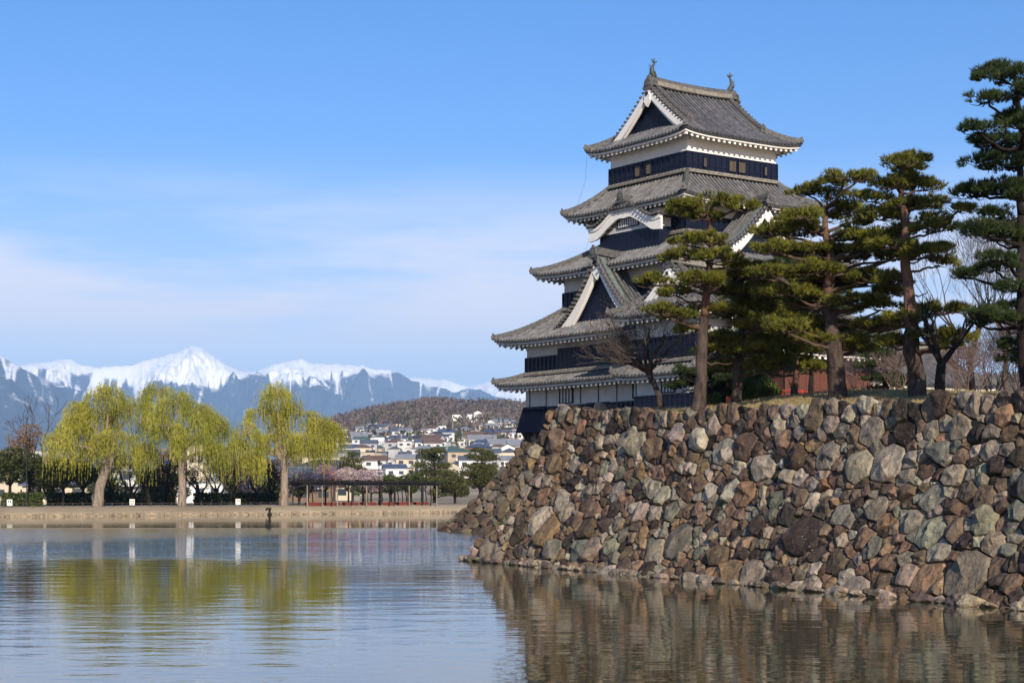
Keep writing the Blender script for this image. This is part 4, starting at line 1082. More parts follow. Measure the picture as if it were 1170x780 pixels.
pine('slender straight pine in front of the keep with dark grey lower trunk and reddish top', 58, [(799, 463), (801, 420), (804, 370), (808, 330), (812, 290), (812, 262), (806, 240)], .27,
     [(790, 236, 24, 9), (818, 231, 28, 9), (842, 241, 16, 8), (800, 247, 22, 7), (782, 274, 14, 7), (805, 276, 26, 9), (785, 293, 26, 9), (822, 297, 24, 9), (842, 300, 18, 8), (752, 318, 23, 9), (772, 333, 18, 8), (800, 325, 24, 9), (832, 325, 24, 9), (752, 358, 20, 7), (775, 362, 20, 7), (820, 352, 26, 8), (798, 372, 20, 7)], stubs=9, redfrom=.38, extra=5)
pine('leaning dark-trunked pine second from the left, just right of the slender straight pine', 60, [(841, 462), (844, 425), (848, 385), (849, 355), (843, 330), (838, 305), (845, 285)], .24,
     [(865, 312, 26, 8), (842, 318, 22, 8), (880, 330, 24, 8), (850, 336, 24, 9), (868, 352, 30, 9), (900, 352, 20, 8), (840, 362, 22, 8), (862, 374, 30, 8), (885, 388, 28, 9), (830, 388, 22, 9), (855, 402, 28, 9), (818, 400, 18, 8), (890, 408, 24, 8), (835, 418, 22, 8), (872, 420, 22, 8)], extra=12, redfrom=.75)
pine('small pine with pale orange trunk standing before the red-brown doors', 64, [(906, 459), (908, 440), (910, 420), (908, 395), (904, 370)], .20,
     [(890, 403, 24, 8), (918, 412, 20, 7), (902, 390, 24, 8), (878, 418, 18, 8), (935, 400, 20, 7), (905, 374, 22, 8), (925, 420, 22, 6), (886, 385, 20, 8)], extra=7, redfrom=.28)
pine('thickest pine with a massive black trunk, many layered pads of needles, centre of the row', 55, [(957, 459), (956, 430), (953, 395), (948, 365), (946, 330), (950, 300), (944, 265), (943, 235)], .40,
     [(930, 213, 22, 8), (952, 209, 24, 8), (970, 220, 20, 8), (975, 238, 20, 9), (905, 246, 22, 8), (888, 262, 22, 8), (918, 262, 22, 8), (950, 246, 20, 8), (982, 264, 17, 8), (1000, 246, 16, 7),
      (880, 287, 22, 9), (908, 284, 30, 9), (945, 285, 28, 9), (972, 292, 26, 9), (1003, 278, 24, 8), (1022, 290, 18, 8), (925, 311, 30, 9), (958, 318, 30, 10), (992, 320, 30, 9), (1015, 332, 20, 8), (878, 314, 20, 8), (902, 333, 26, 9), (935, 341, 30, 9), (972, 346, 30, 9), (1002, 352, 22, 8),
      (910, 362, 28, 8), (950, 369, 32, 8), (990, 374, 26, 8), (1016, 372, 18, 7), (895, 375, 20, 8), (930, 388, 24, 7), (985, 395, 20, 6)], extra=34, redfrom=.55)
pine('tall pine with thick leaning trunk, its flat pads standing clear against the sky', 52, [(1050, 458), (1047, 430), (1042, 400), (1041, 370), (1039, 335), (1034, 300), (1035, 262), (1030, 225), (1032, 200)], .36,
     [(1035, 182, 20, 7), (1048, 188, 20, 7), (1022, 193, 20, 7), (1040, 202, 28, 8), (1058, 212, 22, 7), (1012, 212, 22, 8), (1000, 224, 20, 8), (1062, 228, 26, 8), (1035, 234, 22, 8), (1012, 243, 24, 8), (1072, 245, 18, 7), (1062, 266, 26, 8), (1030, 262, 22, 7), (1005, 262, 24, 8), (1078, 282, 14, 6), (1050, 294, 28, 8), (1072, 300, 18, 8), (1010, 284, 24, 7),
      (1025, 318, 22, 7), (1075, 350, 28, 8), (1055, 357, 18, 8), (1090, 354, 14, 6), (1025, 365, 22, 8), (1062, 384, 24, 7), (1090, 386, 22, 8), (1022, 392, 20, 7), (1080, 396, 18, 6)], extra=8, redfrom=.35)
pine('dark tall pine cut off by the right edge of the picture', 47, [(1174, 452), (1170, 400), (1167, 340), (1167, 280), (1166, 220), (1167, 150), (1160, 95), (1152, 75)], .22,
     [(1150, 76, 24, 8), (1165, 90, 22, 9), (1135, 92, 22, 9), (1120, 118, 20, 8), (1148, 115, 28, 9), (1172, 130, 24, 9), (1110, 152, 22, 9), (1138, 158, 30, 9), (1165, 165, 26, 10), (1130, 182, 24, 9), (1155, 190, 28, 9), (1125, 212, 26, 9), (1150, 214, 28, 10), (1175, 225, 24, 10), (1112, 262, 22, 9), (1135, 268, 28, 12), (1158, 260, 24, 12), (1170, 275, 22, 9), (1105, 309, 20, 7), (1128, 309, 22, 8), (1150, 332, 22, 7), (1130, 366, 18, 8), (1155, 350, 22, 9), (1168, 365, 22, 12), (1164, 392, 18, 9), (1178, 405, 22, 10), (1145, 242, 22, 8)], matn='pinedark', bark='barkdark', top='barkdark', extra=10)
# dark conifers filling the shade behind the row
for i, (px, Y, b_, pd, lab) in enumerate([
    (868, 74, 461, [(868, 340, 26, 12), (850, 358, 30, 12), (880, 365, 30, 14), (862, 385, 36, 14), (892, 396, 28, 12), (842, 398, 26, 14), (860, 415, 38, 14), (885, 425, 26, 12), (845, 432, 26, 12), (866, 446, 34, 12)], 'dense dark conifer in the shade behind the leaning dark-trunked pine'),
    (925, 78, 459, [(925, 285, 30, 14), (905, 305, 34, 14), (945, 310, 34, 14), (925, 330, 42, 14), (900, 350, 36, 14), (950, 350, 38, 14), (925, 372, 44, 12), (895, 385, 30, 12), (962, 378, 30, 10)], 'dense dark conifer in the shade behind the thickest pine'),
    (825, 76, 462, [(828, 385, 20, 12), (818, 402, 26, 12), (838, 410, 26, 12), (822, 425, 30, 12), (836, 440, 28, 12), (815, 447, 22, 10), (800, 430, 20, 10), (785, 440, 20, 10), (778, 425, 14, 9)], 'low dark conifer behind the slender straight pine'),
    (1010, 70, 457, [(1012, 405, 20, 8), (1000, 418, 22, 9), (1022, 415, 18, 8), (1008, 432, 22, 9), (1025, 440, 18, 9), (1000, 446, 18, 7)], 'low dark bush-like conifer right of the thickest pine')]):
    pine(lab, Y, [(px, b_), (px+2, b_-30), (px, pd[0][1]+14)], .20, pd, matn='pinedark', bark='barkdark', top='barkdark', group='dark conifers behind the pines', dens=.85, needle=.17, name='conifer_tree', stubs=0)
def bush(name, label, px, Y, py, w_, h_, matn='bush', group=None, n=2600, cat='bush', leaf=.06):
    base = at(px, Y, py); r = w_/F*Y; hz = h_/F*Y; root = tag(empty(name, base), label, cat, group); rs_ = random.Random(int(px*3+py))
    st = MB()
    for q in range(6):
        a = rs_.uniform(0, 6.28); st.tube([(0, 0, -.2), (math.cos(a)*r*.3, math.sin(a)*r*.3, hz*.4), (math.cos(a)*r*.55, math.sin(a)*r*.55, hz*.75)], [.04, .03, .01], 5)
    st.build('stems', 'barkdark', root); lob = [(rs_.uniform(-.5, .5)*r, rs_.uniform(-.5, .5)*r, hz*rs_.uniform(.4, .62), rs_.uniform(.42, .62)) for _ in range(9)]; P = []
    for _ in range(n):
        l_ = rs_.choice(lob); a = rs_.gauss(0, 1), rs_.gauss(0, 1), rs_.gauss(0, 1); m_ = math.sqrt(sum(q*q for q in a)); f = rs_.uniform(.75, 1.03); P.append((l_[0]+a[0]/m_*r*l_[3]*f, l_[1]+a[1]/m_*r*l_[3]*f, max(.02, l_[2]+a[2]/m_*hz*l_[3]*.85*f)))
    P = np.array(P); d = P-np.array([0, 0, hz*.4]); V_, F_, rn = leafquads(P, leaf, leaf*.5, d/np.linalg.norm(d, axis=1)[:, None], .7); np_mesh('foliage', V_, F_, matn, root, rn); return root
bush('clipped_bush', 'rounded light green clipped bush between the dark pine trunks', 856, 66, 461, 13, 30)
bush('clipped_bush', 'rounded dark green clipped bush left of the red-brown doors', 877, 68, 460, 15, 27)
bush('clipped_bush', 'small low green bush at the foot of the slender straight pine', 815, 62, 462, 9, 12, n=1200)

# ---------------------------------------------------------------- bare trees
def bare(mb, p, d, l_, r, depth, rs_, spread=.55, up=.12, shr=.74, minr=.004, kids=(2, 3), nside=5):
    q = [p]; cur = p; dd = d.copy(); n = 3
    for i in range(n):
        dd = (dd+Vector((rs_.gauss(0, .13), rs_.gauss(0, .13), rs_.gauss(0, .10)+up*.3))).normalized(); cur = cur+dd*(l_/n); q.append(cur)
    r2 = max(minr, r*.66); mb.tube(q, [r+(r2-r)*i/n for i in range(n+1)], nside if r > .03 else 3, cap=False)
    if depth <= 0: return
    for k_ in range(rs_.randint(*kids)):
        a = Vector((rs_.gauss(0, 1), rs_.gauss(0, 1), rs_.gauss(0, .7)+up)).normalized(); nd = (dd+a*spread).normalized()
        s_ = q[-1] if k_ < 2 else q[rs_.randint(1, n)]
        bare(mb, s_, nd, l_*shr*rs_.uniform(.75, 1.2), r2*(.9 if k_ == 0 else .7), depth-1, rs_, spread, up, shr, minr, kids, nside)
def bare_tree(name, label, px, Y, py, h, r, depth, matn='twig', group=None, spread=.55, up=.25, lean=(0, 0), cat='tree', kids=(2, 3), seed=0, minr=.005, trunks=1, first=.28, shr=.74, zbase=None):
    base = at(px, Y, py) if py is not None else Vector((at(px, Y), Y, zbase)); root = tag(empty(name, base), label, cat, group); rs_ = random.Random(seed+int(px)); tk, br = MB(), MB()
    for q in range(trunks):
        d = Vector((lean[0]+(rs_.uniform(-.5, .5) if trunks > 1 else 0), lean[1], 1)).normalized(); e = Vector((0, 0, -.3)); pts = [e]
        for i in range(3): e = e+(d+Vector((rs_.gauss(0, .10), rs_.gauss(0, .10), 0)))*(h*first/3+.1); pts.append(e)
        tk.tube(pts, [r*1.25, r, r*.9, r*.8], 9)
        for k_ in range(rs_.randint(3, 4)):
            a = Vector((rs_.gauss(0, 1), rs_.gauss(0, 1), .3)).normalized(); bare(br, pts[-1 if k_ < 3 else 2], (d+a*spread*1.1).normalized(), h*.27, r*.62, depth-1, rs_, spread, up, shr, minr, kids)
    tk.build('trunk', matn if matn != 'twigpink' else 'twig', root, smooth=True); br.build('branches', matn, root); return root
bare_tree('dark_tree', 'gnarled black leafless tree with cut limbs between the tall pine and the bare shrubs', 1072, 50, 457, 3.1, .17, 4, 'barkdark', spread=.75, lean=(.12, 0), seed=4, up=.3, first=.34)
for i, (px, Y, py, h, s_, lab) in enumerate([(1112, 66, 452, 5.6, 5, 'tall leafless tree with fine branches spreading against the sky'), (1150, 72, 450, 5.8, 9, 'tall leafless tree behind the pine at the right edge')]):
    bare_tree('bare_tree', lab, px, Y, py, h, .13, 7, 'twig', 'bare trees at the right', spread=.5, up=.32, seed=s_, first=.22, shr=.80)
for i, (px, Y, h, tr, lab) in enumerate([(1092, 62, 1.9, 4, 'pinkish bare shrub just right of the gnarled black tree'), (1112, 58, 1.7, 4, 'low bare shrub on the crest, second from the gnarled black tree'), (1134, 64, 2.3, 5, 'dense brown bare shrub left of the right-edge pine'), (1160, 60, 2.4, 5, 'dense brown bare shrub at the right edge of the picture'), (1032, 66, 1.8, 4, 'bare shrub behind the leaning trunk of the tall pine'), (985, 72, 1.9, 4, 'bare shrub with buds right of the massive black trunk'), (1180, 62, 3.0, 5, 'tall bare shrub just outside the right edge')]):
    bare_tree('bare_shrub', lab, px, Y, 457-(px-985)*.035, h, .035, 5, 'twigpink' if i not in (2, 3) else 'twig', 'bare shrubs behind the crest', spread=.6, up=.2, seed=40+i, trunks=tr, first=.18, cat='shrub', shr=.82, minr=.006)
# flat-trained bare tree in front of the turret
root = tag(empty('trained_tree', at(742, 62, 463)), 'low bare old tree with flat lichen-grey branches reaching left in front of the turret', 'tree'); rs_ = random.Random(77); tk, br = MB(), MB(); b0 = at(742, 62, 463)
tr_ = [at(px, 62, py)-b0 for px, py in ((756, 465), (752, 450), (746, 435), (738, 420))]; tk.tube(curve(tr_, 4, .02), [.13-.005*i for i in range(13)], 9)
for (x, y, dx) in ((720, 398, -1), (700, 392, -1), (712, 378, -1), (742, 376, -.3), (760, 382, .4), (725, 410, -1), (690, 408, -1), (735, 365, -.1), (765, 398, .7)):
    e = at(x, 62+rs_.uniform(-1.2, 1.2), y)-b0; c_ = curve([tr_[2]+(tr_[3]-tr_[2])*rs_.random(), (tr_[3]+e)*.5+Vector((0, 0, -.05)), e], 4, .04); tk.tube(c_, [.075-.006*i for i in range(9)], 6)
    for q in range(10): bare(br, c_[rs_.randint(3, 8)], Vector((dx*.8+rs_.gauss(0, .5), rs_.gauss(0, .5), rs_.uniform(.0, .6))).normalized(), .50, .018, 3, rs_, .7, .15, .78, .005, (2, 3), 3)
tk.build('trunk', 'bark', root, smooth=True); br.build('branches', 'twig', root)

# ================================================================ FAR BANK
def bank_point(px, off): a = (px-585)/F; Y = bankY(a)+off; return Vector((a*Y, Y, gz(a, Y)))
def willow(label, px, off, trunk, r0, crown, seed, nstr, matn='willow'):
    base = bank_point(px, off); Y = base.y; root = tag(empty('willow_tree', base), label, 'willow tree', 'weeping willows on the far bank'); rs_ = random.Random(seed); tk = MB(); k_ = F/Y
    def wp(x, y): return Vector(((x-px)/k_, 0, -(y-577)/k_))
    tp = [wp(x, y) for x, y in trunk]; tp[0].z = -.3; pth = curve(tp, 4, .03); n = len(pth); o = 0; tk.tube(pth, [r0*(1.3 if i == 0 else 1.1 if i == 1 else 1-.3*i/n) for i in range(n)], 12)
    for q in range(len(tk.v)):
        v = Vector(tk.v[q]); tk.v[q] = tuple(v+Vector((noise.noise(v*1.7), noise.noise(v*1.7+Vector((9, 0, 0))), 0))*.09)
    lb = MB(); starts = []
    for (cx_, cy_, rx, rt) in crown:   # lobes: centre, half-width, top height (pixels)
        c = wp(cx_, cy_); c.y = rs_.uniform(-2.2, 2.2)
        s_ = pth[-1-rs_.randint(0, 2)]; m_ = s_+(c-s_)*.45+Vector((rs_.uniform(-.4, .4), 0, .5)); lp = curve([s_, m_, c], 4, .08); lb.tube(lp, [.26*(1-.8*i/(len(lp)-1))+.02 for i in range(len(lp))], 7)
        R_ = rx/k_; T_ = rt/k_
        for q in range(int(10+R_*4)):
            a = rs_.uniform(0, 6.28); f = math.sqrt(rs_.random()); e = c+Vector((math.cos(a)*R_*f, math.sin(a)*R_*.9*f, T_*(1-f*f)*rs_.uniform(.4, 1.0))); m2 = c+(e-c)*.5+Vector((0, 0, T_*.25)); lb.tube([c, m2, e], [.07, .045, .012], 4)
            starts.append((e, R_, c))
    cs, ds, cr_ = [], [], []
    for (e, R_, c) in starts:
        tone = rs_.random()
        for q in range(int(nstr*rs_.uniform(.5, 1.5))):
            st_ = .65*tone+.35*rs_.random()
            p = e+Vector((rs_.gauss(0, .42), rs_.gauss(0, .42), rs_.gauss(0, .22))); o_ = (p-c); o_.z = 0; o_ = o_*(.35/max(.4, o_.length)); Ln = rs_.uniform(.6, 3.2)*(1.5 if rs_.random() < .18 else 1)
            m_ = int(Ln/.24); sw = rs_.gauss(0, .05)
            for j in range(m_):
                t_ = j/m_; out = o_*min(1, t_*2.5)*1.1; z = p.z+.15*math.sin(min(1, t_*3)*3.14)-Ln*t_
                if z < 2.3: break
                cs.append((p.x+out.x+sw*j*.3, p.y+out.y, z)); ds.append((out.x*.2, .02, -1)); cr_.append(st_)
    V_, F_, rn = leafquads(np.array(cs), .19, .036, np.array(ds), .25); rn = np.repeat(np.array(cr_), 4)
    tk.build('trunk', 'willowbark', root, smooth=True); lb.build('branches', 'willowbark', root); np_mesh('foliage', V_, F_, matn, root, rn); return root
willow('leftmost weeping willow, broad yellow-green crown over a leaning forked trunk', 112, 3.5, [(111, 577), (114, 556), (120, 538), (127, 520)], .62,
       [(125, 455, 20, 20), (105, 478, 24, 20), (85, 490, 22, 18), (68, 508, 16, 16), (145, 470, 22, 20), (110, 510, 24, 14), (135, 500, 22, 14), (92, 470, 12, 14)], 1, 23)
willow('middle weeping willow with a straight pale trunk, crown touching the leftmost willow', 208, 3.5, [(208, 577), (208, 555), (207, 535), (205, 520)], .50,
       [(178, 452, 18, 22), (200, 462, 22, 18), (225, 474, 22, 18), (248, 490, 16, 18), (190, 490, 22, 16), (222, 502, 22, 14), (172, 482, 16, 18), (165, 515, 12, 12), (246, 515, 12, 14)], 2, 23, 'willow2')
willow('rightmost weeping willow beside the wisteria pergola, brightest yellow-green', 325, 3.5, [(324, 577), (325, 555), (325, 535), (323, 520)], .52,
       [(318, 455, 18, 20), (300, 475, 18, 18), (335, 474, 22, 20), (360, 485, 16, 14), (377, 492, 10, 12), (285, 498, 18, 16), (272, 512, 12, 18), (320, 500, 22, 14), (350, 505, 16, 14), (290, 525, 12, 14), (366, 512, 9, 12)], 3, 23)

def crown_tree(name, label, px, off, h, r, matn, cat='tree', group=None, seed=0, n=5000, leaf=.16, trunk_h=.35, lobes=9, bark='barkdark', squash=.8, tr=.22):
    base = bank_point(px, off); root = tag(empty(name, base), label, cat, group); rs_ = random.Random(seed+int(px*5)); tk = MB(); L_ = []
    for q in range(lobes):
        a = rs_.uniform(0, 6.28); f = rs_.uniform(.15, .75); L_.append(Vector((math.cos(a)*r*f, math.sin(a)*r*f, h*(trunk_h+(1-trunk_h)*rs_.uniform(.25, .82)))))
    L_.append(Vector((0, 0, h*.88))); tk.tube([(0, 0, -.3), (rs_.uniform(-.1, .1), 0, h*.3), (0, 0, h*.75)], [tr, tr*.8, tr*.3], 8)
    for l_ in L_: tk.tube([(0, 0, h*trunk_h), l_*.55+Vector((0, 0, h*.16)), l_], [tr*.45, tr*.3, .02], 5)
    tk.build('trunk', bark, root); P = []; D = []
    for _ in range(n):
        l_ = rs_.choice(L_); v = Vector((rs_.gauss(0, 1), rs_.gauss(0, 1), rs_.gauss(0, 1))).normalized(); f = rs_.uniform(.5, 1)**.5; s_ = r*.42
        P.append((l_.x+v.x*s_*f, l_.y+v.y*s_*f, max(.15, l_.z+v.z*s_*f*squash))); D.append((v.x, v.y, v.z+.4))
    V_, F_, rn = leafquads(np.array(P), leaf, leaf*.5, np.array(D), .6); np_mesh('foliage', V_, F_, matn, root, rn); return root
# --- far left trees
crown_tree('evergreen_tree', 'dark rounded evergreen at the left edge of the far bank', 12, 9, 6.4, 3.4, 'evergreen', group='evergreens on the far bank', seed=1)
crown_tree('evergreen_tree', 'dark evergreen second from the left edge, under the rusty-leaved tree', 38, 11, 6.0, 2.8, 'evergreen', group='evergreens on the far bank', seed=2)
crown_tree('evergreen_tree', 'dark evergreen showing under the leftmost willow crown', 72, 14, 5.4, 3.0, 'evergreen', group='evergreens on the far bank', seed=3)
crown_tree('evergreen_tree', 'dark evergreen just left of the leaning willow trunk', 95, 16, 5.2, 2.6, 'evergreen', group='evergreens on the far bank', seed=4)
crown_tree('rusty_tree', 'thin tree with rusty brown new leaves behind the left evergreens', 34, 16, 10.2, 3.4, 'rustleaf', seed=5, n=1900, leaf=.13, lobes=12, squash=.6)
bare_tree('rusty_tree', 'tall thin tree with knobbly branch ends rising above the left evergreens', 47, 206, 577, 11.5, .22, 5, 'twig', seed=21, spread=.5, first=.35, minr=.02)
for i, (px, off, h, lab) in enumerate([(132, 14, 6.0, 'dark bare cherry tree right of the leaning willow trunk'), (150, 18, 6.4, 'dark bare cherry tree second to the right of the leaning willow trunk'), (172, 12, 6.2, 'dark bare cherry tree midway between the two left willow trunks'), (186, 20, 6.6, 'dark bare cherry tree left of the straight willow trunk'), (228, 16, 5.6, 'dark bare cherry tree right of the straight willow trunk'), (252, 22, 6.0, 'dark bare cherry tree midway between the two right willow trunks'), (270, 14, 5.6, 'dark bare cherry tree under the hanging willow strands'), (292, 18, 5.8, 'dark bare cherry tree left of the rightmost willow trunk'), (308, 24, 5.4, 'dark bare cherry tree just left of the rightmost willow trunk')]):
    p = bank_point(px, off); bare_tree('cherry_tree', lab, px, p.y, HZ-(p.z-CAMZ)/p.y*F, h, .26, 7, 'barkdark', 'bare cherry trees on the far bank', spread=.85, up=.12, seed=60+i, first=.26, minr=.022, kids=(2, 3), lean=(random.uniform(-.3, .3), 0))
for i, (px, off, h, r, m_, lab) in enumerate([(352, 12, 4.6, 2.6, 'blossom', 'pale pink plum tree behind the left end of the pergola'), (372, 16, 5.2, 2.4, 'blossompink', 'deep pink plum tree behind the pergola'), (398, 14, 4.7, 2.8, 'blossom', 'pale pink plum tree behind the middle of the pergola, right of the deep pink one'), (424, 18, 4.5, 2.6, 'blossom', 'pale plum tree beside the street lamp behind the pergola'), (284, 26, 4.4, 2.3, 'blossom', 'pale plum tree seen under the rightmost willow')]):
    crown_tree('plum_tree', lab, px, off, h, r, m_, group='plum trees in blossom', seed=80+i, n=3000, leaf=.10, tr=.14)
for i, (px, off, h, r, m_, lab) in enumerate([(447, 30, 3.8, 2.6, 'hedge', 'yellowish round tree right of the street lamp'), (470, 40, 4.2, 2.6, 'hedge', 'yellowish round tree left of the large layered pine'), (415, 34, 3.9, 2.6, 'hedge', 'yellow-green round tree behind the pale plum trees'), (520, 22, 4.0, 2.6, 'pinefar', 'green tree at the right end of the pergola'), (548, 30, 5.6, 3.0, 'pinefar', 'green tree against the foot of the castle base')]):
    crown_tree('garden_tree', lab, px, off, h, r, m_, group='garden trees behind the pergola', seed=90+i, n=4200)
def far_pine(label, px, Y, base_py, pads, tr=.2):
    base = at(px, Y, base_py); g = gz((px-585)/F, Y); base.z = g; root = tag(empty('pine_tree', base), label, 'pine tree', 'pines beyond the pergola'); tk = MB(); top = at(px, Y, pads[0][1])-base
    tk.tube([(0, 0, -.3), (.15, 0, top.z*.5), (top.x, 0, top.z)], [tr, tr*.8, tr*.3], 7); P, D = [], []; rs_ = random.Random(int(px))
    for (x, y, hw, hh) in pads:
        c = at(x, Y, y)-base; c.y = rs_.uniform(-1.5, 1.5); rx = hw/F*Y; rz = hh/F*Y; tk.tube([(0, 0, max(.5, c.z-.8)), c*.5+Vector((0, 0, c.z*.5-.3)), c], [.09, .07, .03], 5)
        for _ in range(int(rx*320)):
            v = Vector((rs_.gauss(0, 1), rs_.gauss(0, 1), rs_.gauss(0, 1))).normalized()*(rs_.random()**.4); P.append((c.x+v.x*rx, c.y+v.y*rx*.8, c.z+v.z*rz+.25*noise.noise(Vector((v.x*4+x, v.y*4, 0))))); D.append((v.x*.5, v.y*.5, 1))
    tk.build('trunk', 'barkdark', root); V_, F_, rn = leafquads(np.array(P), .20, .06, np.array(D), .5); np_mesh('foliage', V_, F_, 'pinefar', root, rn); return root
far_pine('large layered pine beyond the right half of the pergola', 496, 262, 572, [(486, 516, 12, 4), (500, 515, 11, 4), (493, 523, 16, 4), (482, 531, 14, 4), (504, 531, 14, 4), (490, 539, 18, 4), (512, 541, 12, 4), (500, 549, 18, 5), (484, 548, 14, 4), (515, 553, 14, 5), (505, 562, 18, 5), (525, 563, 12, 5)], .28)
far_pine('small rounded pine left of the street lamp, before the blue-roofed hall', 403, 300, 560, [(403, 519, 8, 4), (397, 525, 9, 4), (409, 526, 8, 4), (395, 532, 9, 4), (405, 533, 11, 4), (412, 537, 8, 4)])
far_pine('broad pine between the white tower and the castle base', 550, 290, 560, [(546, 514, 9, 3), (556, 517, 9, 3), (540, 521, 10, 4), (553, 524, 12, 4), (563, 522, 9, 4), (545, 532, 13, 4), (560, 533, 12, 4), (538, 541, 12, 4), (553, 543, 14, 5), (533, 550, 10, 4)], .26)
# --- hedges
def hedge(label, px0, px1, off, h, d=1.0, seed=0):
    a, b = bank_point(px0, off), bank_point(px1, off); root = tag(empty('hedge', a), label, 'hedge', 'clipped hedges on the far bank'); v = b-a; Ln = v.length; u = v.normalized(); s_ = Vector((-u.y, u.x, 0)); rs_ = random.Random(seed); P = []
    for _ in range(int(Ln*h*420)):
        P.append(tuple(u*rs_.uniform(0, Ln)+s_*rs_.uniform(-d/2, d/2)+Vector((0, 0, rs_.uniform(.05, h)*(1+.08*math.sin(rs_.random()*9))))))
    V_, F_, rn = leafquads(np.array(P), .13, .08, np.tile([[0, 0, 1.]], (len(P), 1)), .9); o = np_mesh('foliage', V_, F_, 'hedge', root, rn)
    st = MB(); 
    for q in range(int(Ln/1.2)): c = u*(q*1.2+.6); st.tube([c-Vector((0, 0, .2)), c+Vector((0, 0, h*.8))], .05, 5)
    st.build('stems', 'barkdark', root)
for i, (a, b, o_, lab) in enumerate([(2, 48, 8, 'dark clipped hedge at the left end of the far bank'), (54, 104, 20, 'clipped hedge left of the leaning willow'), (120, 200, 26, 'clipped hedge between the leaning and the straight willow'), (222, 262, 20, 'tall green hedge below the white low building'), (262, 318, 28, 'clipped hedge left of the rightmost willow')]): hedge(lab, a, b, o_, 1.5, seed=i)
# --- bank furniture
def sign_board(px, lab):
    p = bank_point(px, 2.6); r_ = tag(empty('notice_board', p, .1), lab, 'sign', 'white notice boards on the bank'); a = MB(); a.box((0, 0, .52), (.58, .10, .70)); a.build('board', 'plaster', r_); b_ = MB(); b_.box((-.2, 0, .05), (.07, .07, .4)); b_.box((.2, 0, .05), (.07, .07, .4)); b_.build('leg', 'darkwood', r_)
    c = MB(); c.box((-.12, -.055, .66), (.12, .02, .2)); c.box((.12, -.055, .64), (.12, .02, .24)); c.build('picture', 'darkwood', r_)
sign_board(11, 'white notice board at the left end of the bank'); sign_board(151, 'white notice board between the leaning willow and the straight willow'); sign_board(272, 'white notice board left of the rightmost willow')
fen = tag(empty('rope_fence', bank_point(0, 2.4)), 'low rope fence with short wooden posts along the edge of the far bank', 'fence'); f0 = fen.location.copy(); rp = MB(); last = None
for i in range(34):
    px = -30+i*11.3; 
    if px > 346: break
    p = bank_point(px, 2.4)-f0; b_ = MB(); b_.tube([p-Vector((0, 0, .2)), p+Vector((0, 0, .48))], [.045, .04], 7); b_.build('post', 'twig', fen)
    for z in ((.45,) ):
        q = p+Vector((0, 0, z))
        if last is not None: rp.tube([last, (last+q)/2-Vector((0, 0, .06)), q], .015, 4)
        last = q
rp.build('rope', 'barkgrey', fen)
def lamp_post(px, off, h, lab):
    p = bank_point(px, off); r_ = tag(empty('street_lamp', p), lab, 'street lamp', 'park lamps'); a = MB(); a.tube([(0, 0, -.2), (0, 0, .6), (0, 0, .62), (0, 0, h)], [.11, .10, .06, .05], 8); a.build('pole', 'darkwood', r_); b_ = MB(); b_.tube([(0, 0, h), (0, 0, h+.1), (0, 0, h+.38), (0, 0, h+.46)], [.10, .17, .22, .05], 8); b_.build('lantern', 'darkwood', r_)
lamp_post(30.5, 5, 6.6, 'dark lamp post at the left end of the far bank'); lamp_post(433, 12, 5.4, 'dark lamp post rising behind the pergola')
# pump outlet standing in the water
pp = tag(empty('water_outlet', (at(307, 206), 206, 0)), 'small black hooded pipe standing in the water by the bank', 'pipe'); pp.location.y = bankY((307-585)/F)-3.5; pp.location.x = (307-585)/F*pp.location.y
a = MB(); a.tube([(0.1, 0, -.5), (.1, 0, .62)], [.16, .14], 10); a.build('pipe', 'barkdark', pp); a = MB(); a.box((0, 0, .74), (.62, .4, .26), top=.85); a.box((-.30, 0, .60), (.14, .3, .22)); a.build('hood', 'barkdark', pp); a = MB(); a.box((.1, 0, .10), (.5, .4, .22)); a.build('float', 'barkdark', pp)
# --- wisteria pergola with red benches
A, B = bank_point(351, 1.5), bank_point(499, 1.5); u = (B-A); Lp = u.length; u.normalize(); ang = math.atan2(u.y, u.x)
pg = tag(empty('pergola', A, ang), 'long dark timber wisteria pergola at the water edge with pale posts and braces', 'pergola'); H_ = 2.75; nb = 9; DP = 3.4
for r_ in (0, 1):
    for i in range(nb+1):
        x = Lp*i/nb+(.0 if r_ == 0 else .0); y = r_*DP; b_ = MB(); b_.tube([(x, y, -.1), (x, y, H_)], [.10, .085], 8); po = b_.build('post', 'willowbark' if (i in (0, 1, 2, 4, 7, 9) and r_ == 0) else 'darkwood', pg)
        b_ = MB(); b_.box((x, y, .06), (.34, .34, .28)); b_.build('footing', 'ridge_pale', po)
        b_ = MB()
        for s in (-1, 1): b_.tube([(x, y, H_-.85), (x+s*.62, y, H_-.12)], .05, 6)
        b_.build('brace', 'darkwood', po)
b_ = MB()
for y in (0, DP): b_.box((Lp/2, y, H_+.05), (Lp+1.4, .16, .18))
for i in range(nb+1): b_.box((Lp*i/nb, DP/2, H_+.20), (.14, DP+1.4, .12))
b_.build('beams', 'darkwood', pg); b_ = MB()
for i in range(int(Lp/.4)): b_.box((i*.4, DP/2, H_+.31), (.06, DP+1.2, .08))
for i in range(9): b_.box((Lp/2, -.5+i*.55, H_+.385), (Lp+1.4, .06, .06))
b_.build('lattice', 'darkwood', pg); b_ = MB(); rs_ = random.Random(9)
for i in range(330):
    x = rs_.uniform(-.4, Lp+.4); y = rs_.uniform(-.5, DP+.5); pts = [Vector((x, y, H_+.42+rs_.uniform(0, .12)))]
    for q in range(5): pts.append(pts[-1]+Vector((rs_.uniform(-.5, .5), rs_.uniform(-.35, .35), rs_.uniform(-.10, .12))))
    b_.tube(pts, [.035, .03, .025, .02, .015, .01], 4)
